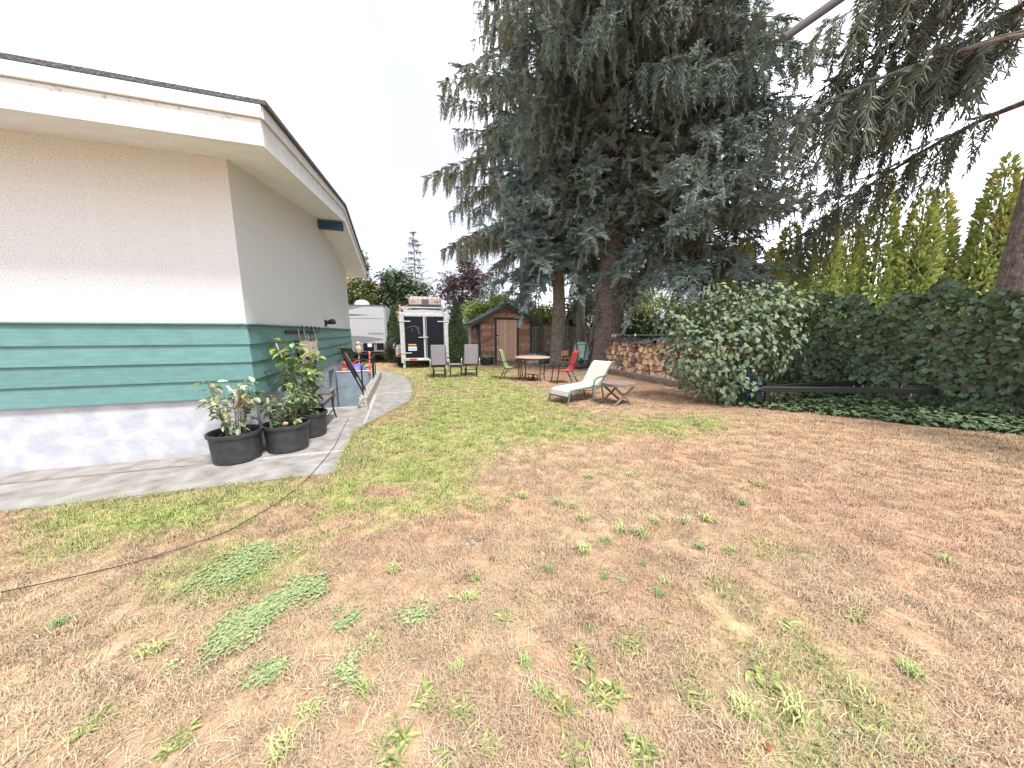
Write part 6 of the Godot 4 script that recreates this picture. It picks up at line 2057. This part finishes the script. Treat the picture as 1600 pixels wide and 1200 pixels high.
func make_firewood() -> void:
	rng.seed = 2024
	var p0 := Vector3(3.88, 0, -13.5)
	var p1 := Vector3(5.22, 0, -8.75)
	var d := (p1 - p0).normalized()
	var inw := Vector3(-d.z, 0, d.x)
	if inw.x < 0:
		inw = -inw
	var len := p0.distance_to(p1)
	var base := 0.17
	var seeds := []
	var rows := 6
	var y := base + 0.06
	var top_of := func(u: float) -> float: return 1.27 + 0.06 * sin(u * 2.3) + 0.03 * sin(u * 7.0)
	for r in rows:
		var x := rf(0.02, 0.10)
		while x < len:
			var c := Vector2(x + rf(-0.035, 0.035), y + rf(-0.05, 0.05))
			seeds.append(c)
			x += rf(0.14, 0.28)
		y += 0.19
	for i in seeds.size():
		var c: Vector2 = seeds[i]
		var poly := PackedVector2Array([c + Vector2(-0.16, -0.16), c + Vector2(0.16, -0.16), c + Vector2(0.16, 0.16), c + Vector2(-0.16, 0.16)])
		for j in seeds.size():
			if j == i or absf(seeds[j].x - c.x) > 0.45 or absf(seeds[j].y - c.y) > 0.45:
				continue
			var n: Vector2 = (seeds[j] - c)
			var m := c + n * 0.5
			poly = clip(poly, m - n.normalized() * rf(0.006, 0.020), n.normalized())
		poly = clip(poly, Vector2(0, base), Vector2(0, -1))
		poly = clip(poly, Vector2(0, top_of.call(c.x)), Vector2(0, 1))
		if poly.size() < 3:
			continue
		var area := 0.0
		for k in poly.size():
			area += poly[k].cross(poly[(k + 1) % poly.size()])
		if absf(area) < 0.008:
			continue
		var local := PackedVector2Array()
		for q in poly:
			local.append((q - c) * rf(0.94, 1.0))
		var b := MB.new()
		b.prism(local, Transform3D(), 0.38)
		var out := rf(-0.09, 0.07)
		# local x along the stack, y up, z out of the face towards the lawn
		var bs := Basis(d, Vector3.UP, d.cross(Vector3.UP))
		var zz := bs.z
		if zz.dot(inw) > 0:
			bs = Basis(-d, Vector3.UP, (-d).cross(Vector3.UP))
			for k in local.size():
				local[k].x = -local[k].x
			b = MB.new()
			b.prism(local, Transform3D(), 0.38)
		bs = bs * Basis(Vector3.UP, rf(-0.05, 0.05)) * Basis(Vector3.RIGHT, rf(-0.03, 0.03))
		var o := put("firewood_log", b, (M.logend[rng.randi() % 6] if rng.randf() < 0.94 else M.bark2), self, Transform3D(bs, p0 + d * c.x + Vector3.UP * c.y + inw * (0.40 + out)))
		tag(o, "split firewood log in the long stack between thick trunk and shrub", "log", "split logs in the long firewood stack")
	# timber that holds the stack off the soil
	var bed := thing("timber_edging", "long timber edging board under the front of the firewood stack", "board", p0 - inw * 0.05)
	var b := MB.new()
	b.beam(Vector3(0, 0.075, 0) - d * 0.2, d * (len + 0.15) + Vector3(0, 0.075, 0), 0.05, 0.15, Vector3.UP, 0.008)
	put("board", b, M.oldplank, bed)
	b = MB.new()
	b.beam(Vector3(0, 0.158, 0) - d * 0.15 + inw * 0.02, d * (len + 0.1) + Vector3(0, 0.158, 0) + inw * 0.02, 0.09, 0.016, Vector3.UP)
	put("cap_strip", b, M.stake, bed)
	for k in 3:
		b = MB.new()
		var c := d * (0.6 + 1.7 * k) + inw * 0.3
		b.beam(c + Vector3(0, 0.08, 0) - inw * 0.2, c + Vector3(0, 0.08, 0) + inw * 0.2, 0.1, 0.155)
		put("bearer", b, M.oldplank, bed)
	# tarpaulin laid over the top
	var n := noise_of(1.4, 3, 808)
	var tarp := thing("tarpaulin", "crumpled dark tarpaulin draped over the firewood stack", "tarp", p0)
	for s in 2:
		b = MB.new()
		var o0: float = [0.0, 2.15][s]
		var ln: float = [2.35, 2.4][s]
		for face in 2:
			b.grid(func(u: float, v: float) -> Vector3:
				var uu := u if face == 0 else 1.0 - u
				var a := o0 + uu * ln
				var w := -0.16 + v * 0.72
				var yy: float = top_of.call(a) + 0.03 + 0.045 * s * (1.0 if uu < 0.3 else 0.6) + 0.10 * absf(n.get_noise_2d(a * 2.2, w * 2.5 + s * 9.0)) + 0.07 * n.get_noise_2d(a * 5.0, w * 3.0)
				if w < 0.0:
					yy -= (0.0 - w) * (0.75 + 0.6 * n.get_noise_2d(a * 3.0, 5.0))
				return d * a + inw * (w + 0.02) + Vector3.UP * (yy + (0.004 if face == 0 else 0.0)), 36, 12)
		put("sheet", b, M.tarpdark, tarp)
	var pk := thing("loose_plank", "long grey plank lying along the top of the tarpaulin", "plank", p0 + d * 0.5)
	b = MB.new()
	b.beam(inw * 0.42 + Vector3(0, 1.47, 0), d * 3.2 + inw * 0.40 + Vector3(0, 1.51, 0), 0.14, 0.04, Vector3.UP, 0.005)
	b.beam(inw * 0.42 + Vector3(0, 1.42, 0) + d * 0.3, inw * 0.42 + Vector3(0, 1.45, 0) + d * 0.4, 0.1, 0.06)
	put("wood", b, M.oldplank, pk)
	for k in 2:
		var lo := thing("round_log", "short round log lying on top of the tarpaulin's far end", "log", p0 + d * (0.12 + 0.19 * k) + inw * 0.1 + Vector3(0, 1.45, 0), 0.0, "short logs on the tarpaulin")
		b = MB.new()
		var ax := Transform3D(Basis(inw.cross(Vector3.UP), inw, Vector3.UP), Vector3.ZERO)
		b.lathe([Vector2(0.075, 0), Vector2(0.08, 0.02), Vector2(0.075, 0.3)], 10, ax)
		put("bark", b, M.bark2, lo)
		b = MB.new()
		b.lathe([Vector2(0, 0.0), Vector2(0.074, 0.001)], 10, ax)
		put("cut_end", b, M.logend[2], lo)
	# a second small heap behind the thick trunk
	for k in 22:
		var c := Vector2((k % 5) * 0.16 + 0.06 * (k / 5 % 2), (k / 5) * 0.15 + 0.08)
		b = MB.new()
		var pg := PackedVector2Array()
		for m in 5:
			var a := TAU * m / 5.0 + rf(-0.3, 0.3)
			pg.append(Vector2(cos(a), sin(a)) * rf(0.055, 0.078))
		b.prism(pg, Transform3D(), 0.35)
		var o := put("firewood_log", b, M.logend[rng.randi() % 4], self, Transform3D(Basis(Vector3.UP, 0.1), Vector3(3.30 + c.x, c.y, -16.9)))
		tag(o, "split firewood log in the small heap behind the thick trunk", "log", "split logs in the small heap")
	# one long loose log at the stack's near end
	var ll := thing("loose_log", "pale loose log lying by the shrub at the stack's end", "log", p1 - inw * 0.32 + d * 0.1, 0.0)
	b = MB.new()
	b.prism(PackedVector2Array([Vector2(-0.09, 0), Vector2(0.09, 0), Vector2(0.08, 0.12), Vector2(-0.02, 0.16), Vector2(-0.09, 0.1)]), Transform3D(Basis(inw, Vector3.UP, inw.cross(Vector3.UP)), Vector3(0, 0.005, 0)), 0.5)
	put("wood", b, M.logend[3], ll)

func make_tree_clutter() -> void:
	# wheelbarrow stood on end against the thick trunk, underside towards the lawn
	var t := thing_x("wheelbarrow", "green wheelbarrow stood on end against the thick trunk", "wheelbarrow", Transform3D(Basis(Vector3.UP, deg_to_rad(-12)) * Basis(Vector3.RIGHT, deg_to_rad(-14)), Vector3(3.12, 0.02, -15.0)))
	var b := MB.new()
	var outl := []
	for k in 28:
		var a := TAU * k / 28.0
		outl.append(Vector2(signf(cos(a)) * pow(absf(cos(a)), 0.75), signf(sin(a)) * pow(absf(sin(a)), 0.7)))
	var rings := [[0.15, 0.36, 0.26], [0.30, 0.47, 0.20], [0.345, 0.54, 0.02], [0.36, 0.56, 0.0]]
	for i in rings.size() - 1:
		for k in 28:
			var l := (k + 1) % 28
			var pa: Array = rings[i]
			var pb: Array = rings[i + 1]
			var a0 := Vector3(outl[k].x * pa[0], 0.62 + outl[k].y * pa[1], pa[2])
			var a1 := Vector3(outl[l].x * pa[0], 0.62 + outl[l].y * pa[1], pa[2])
			var b1 := Vector3(outl[l].x * pb[0], 0.62 + outl[l].y * pb[1], pb[2])
			var b0 := Vector3(outl[k].x * pb[0], 0.62 + outl[k].y * pb[1], pb[2])
			b.quad(a0, b0, b1, a1)
	for k in range(1, 27):
		b.tri(Vector3(outl[0].x * 0.15, 0.62 + outl[0].y * 0.36, 0.26), Vector3(outl[k].x * 0.15, 0.62 + outl[k].y * 0.36, 0.26), Vector3(outl[k + 1].x * 0.15, 0.62 + outl[k + 1].y * 0.36, 0.26))
	put("tray", b, M.barrowgreen, t)
	for s in [-1.0, 1.0]:
		b = MB.new()
		tubes(b, [Vector3(s * 0.06, 0.02, 0.30), Vector3(s * 0.14, 0.5, 0.30), Vector3(s * 0.24, 1.1, 0.28), Vector3(s * 0.29, 1.55, 0.26)], 0.018)
		put("handle", b, M.blackmetal, t)
		b = MB.new()
		tubes(b, [Vector3(s * 0.20, 0.95, 0.28), Vector3(s * 0.24, 0.92, 0.52), Vector3(s * 0.16, 0.55, 0.32)], 0.014)
		put("leg", b, M.blackmetal, t)
	b = MB.new()
	tubes(b, [Vector3(-0.24, 0.92, 0.52), Vector3(0.24, 0.92, 0.52)], 0.012)
	put("cross_bar", b, M.blackmetal, t)
	wheel(t, Vector3(0, 0.17, 0.36), 0.18, 0.09, Vector3.RIGHT, M.chrome)

	var c := thing("wooden_toy_chair", "small yellow wooden chair beside the blue spruce trunk", "chair", Vector3(2.62, 0, -15.9), deg_to_rad(20))
	for sx in [-1.0, 1.0]:
		b = MB.new()
		b.beam(Vector3(sx * 0.17, 0, -0.15), Vector3(sx * 0.17, 0.72, -0.20), 0.04, 0.04)
		put("rear_post", b, M.yellowwood, c)
		b = MB.new()
		b.beam(Vector3(sx * 0.17, 0, 0.15), Vector3(sx * 0.17, 0.36, 0.15), 0.04, 0.04)
		put("leg", b, M.yellowwood, c)
	b = MB.new()
	b.cbox(Transform3D(Basis(), Vector3(0, 0.37, 0)), Vector3(0.40, 0.03, 0.36), 0.006)
	put("seat", b, M.yellowwood, c)
	b = MB.new()
	b.cbox(Transform3D(Basis(), Vector3(0, 0.58, -0.21)), Vector3(0.40, 0.24, 0.02), 0.006)
	put("backrest", b, M.doorwood[2], c)

	var n := noise_of(2.5, 3, 818)
	var bl := thing("tarp_bundle", "blue green tarp bundle heaped beside the shed's right wall", "tarp", Vector3(1.62, 0, -17.3))
	b = MB.new()
	b.grid(func(u: float, v: float) -> Vector3:
		var a := -u * TAU
		var r := (0.75 * sqrt(maxf(0.0, 1.0 - v * v))) + 0.02
		var k := 1.0 + 0.5 * n.get_noise_3d(cos(a) * r * 2.0, v * 2.0, sin(a) * r * 2.0)
		return Vector3(cos(a) * r * k, 0.60 * v * k - 0.03, sin(a) * r * 0.6 * k), 30, 12)
	put("cover", b, M.tarpblue, bl)
	b = MB.new()
	b.grid(func(u: float, v: float) -> Vector3:
		var a := -u * TAU
		var r := 0.34 * sqrt(maxf(0.0, 1.0 - v * v)) + 0.02
		var k := 1.0 + 0.6 * n.get_noise_3d(cos(a) * r * 4.0 + 7.0, v * 3.0, sin(a) * r * 4.0)
		return Vector3(-0.52 + cos(a) * r * k, 0.46 * v * k, 0.15 + sin(a) * r * k), 20, 8)
	put("grey_sheet", b, M.tarpgrey, bl)

	rng.seed = 611
	for k in 9:
		var p := Vector3(2.35 + rf(-0.5, 0.6), 0.03 + 0.035 * k, -14.6 + rf(-0.3, 0.35))
		var sc := thing("scrap_plank", "short weathered plank in the scrap pile by the red chair", "plank", p, rf(-0.8, 0.8), "scrap planks in a pile under the trees")
		b = MB.new()
		b.cbox(Transform3D(Basis(Vector3.BACK, rf(-0.08, 0.08)), Vector3.ZERO), Vector3(rf(0.5, 1.1), 0.03, rf(0.09, 0.16)), 0.004)
		put("wood", b, [M.oldplank, M.fenceboard[0], M.tarpdark][k % 3], sc)

	# small things on the lawn
	rng.seed = 612
	var stn := thing("flat_stone", "pale flat stone showing through the dry lawn", "stone", gp(733, 850))
	b = MB.new()
	b.grid(func(u: float, v: float) -> Vector3:
		var a := -u * TAU
		var k := 1.0 + 0.55 * n.get_noise_2d(cos(a) * 1.2 + 3.0, sin(a) * 1.2)
		var r := (1.0 - v) * k
		return Vector3(cos(a) * r * 0.10 + sin(a) * r * 0.03, 0.012 * v - 0.002 + 0.010 * n.get_noise_2d(cos(a) * r * 3.0, sin(a) * r * 3.0), sin(a) * r * 0.055 - cos(a) * r * 0.04), 26, 6)
	put("rock", b, M.stone, stn)
	var sg := thing("stump_remnant", "dark splintered stump remnant beside the pale flat stone", "stump", gp(752, 843))
	for k in 14:
		b = MB.new()
		var a := rng.randf() * TAU
		var e := Vector3(cos(a) * rf(0.01, 0.05), 0.0, sin(a) * rf(0.01, 0.04))
		b.spike(e, e + Vector3(rf(-0.05, 0.05), rf(0.01, 0.03), rf(-0.05, 0.05)), 0.006, 4)
		put("splinter", b, M.bark, sg)
	var co := thing("pine_cone", "small dark round cone lying on the dry lawn", "cone", gp(769, 877) + Vector3(0, 0.012, 0))
	b = MB.new()
	for k in 26:
		var f := k / 26.0
		var a := k * 2.4
		var rr := 0.014 * sin(PI * (0.15 + 0.8 * f))
		var p := Vector3(cos(a) * rr, -0.012 + f * 0.03, sin(a) * rr)
		leaf_shape(b, p, Vector3(cos(a), 0.4, sin(a)), Vector3.UP, 0.010, 0.010, 0.2, -0.2)
	put("scales", b, M.cone, co)
	for q in [[898, 981, 922, 966], [930, 931, 955, 927], [1095, 857, 1118, 850], [860, 837, 872, 822], [1010, 985, 1022, 1000], [690, 990, 700, 978], [1075, 935, 1083, 944], [528, 830, 556, 820]]:
		var a := gp(q[0], q[1])
		var e := gp(q[2], q[3])
		var tw := thing("fallen_twig", "thin brown twig lying on the dry lawn", "twig", a, 0.0, "twigs fallen on the lawn")
		b = MB.new()
		var m := (e - a) * 0.5 + Vector3(rf(-0.01, 0.01), 0.012, rf(-0.01, 0.01))
		b.tube(PackedVector3Array([Vector3(0, 0.006, 0), m, (e - a) + Vector3(0, 0.006, 0)]), PackedFloat32Array([0.004, 0.0045, 0.002]), 5)
		put("stick", b, M.bark2, tw)
	var lf := leaf_mesh(0.045, 0.035, 0.3, 0.5)
	var lm := [leaf_plain(0.42, 0.16, 0.06), leaf_plain(0.45, 0.42, 0.16), leaf_plain(0.36, 0.25, 0.12)]
	for q in [[1093, 942, 0], [502, 1077, 1], [600, 1122, 1], [1143, 910, 1], [1050, 978, 1], [850, 866, 1], [1025, 1120, 2], [690, 968, 2], [985, 1188, 2], [1205, 1180, 0], [700, 936, 1], [547, 1100, 1]]:
		var o := node_mesh("fallen_leaf", lf, lm[q[2]], self, Transform3D(Basis(Vector3.UP, rng.randf() * TAU), gp(q[0], q[1]) + Vector3(0, 0.014, 0)))
		tag(o, ["rust orange fallen leaf on the dry lawn", "pale yellow fallen leaf on the dry lawn", "tan fallen leaf on the dry lawn"][q[2]], "leaf", ["orange fallen leaves", "yellow fallen leaves", "tan fallen leaves"][q[2]])

func _ready() -> void:
	make_camera()
	make_materials()
	make_ground()
	make_paving()
	make_house()
	print("setting ", Time.get_ticks_msec())
	make_fences()
	make_trees()
	print("trees ", Time.get_ticks_msec())
	make_ivy()
	make_shrub()
	make_shed()
	make_trailer()
	make_camper()
	make_tongue()
	make_furniture()
	make_entry_clutter()
	make_firewood()
	make_tree_clutter()
	make_pots()
	make_weeds()
	print("things ", Time.get_ticks_msec())
	make_grass()
	print("done ", Time.get_ticks_msec())
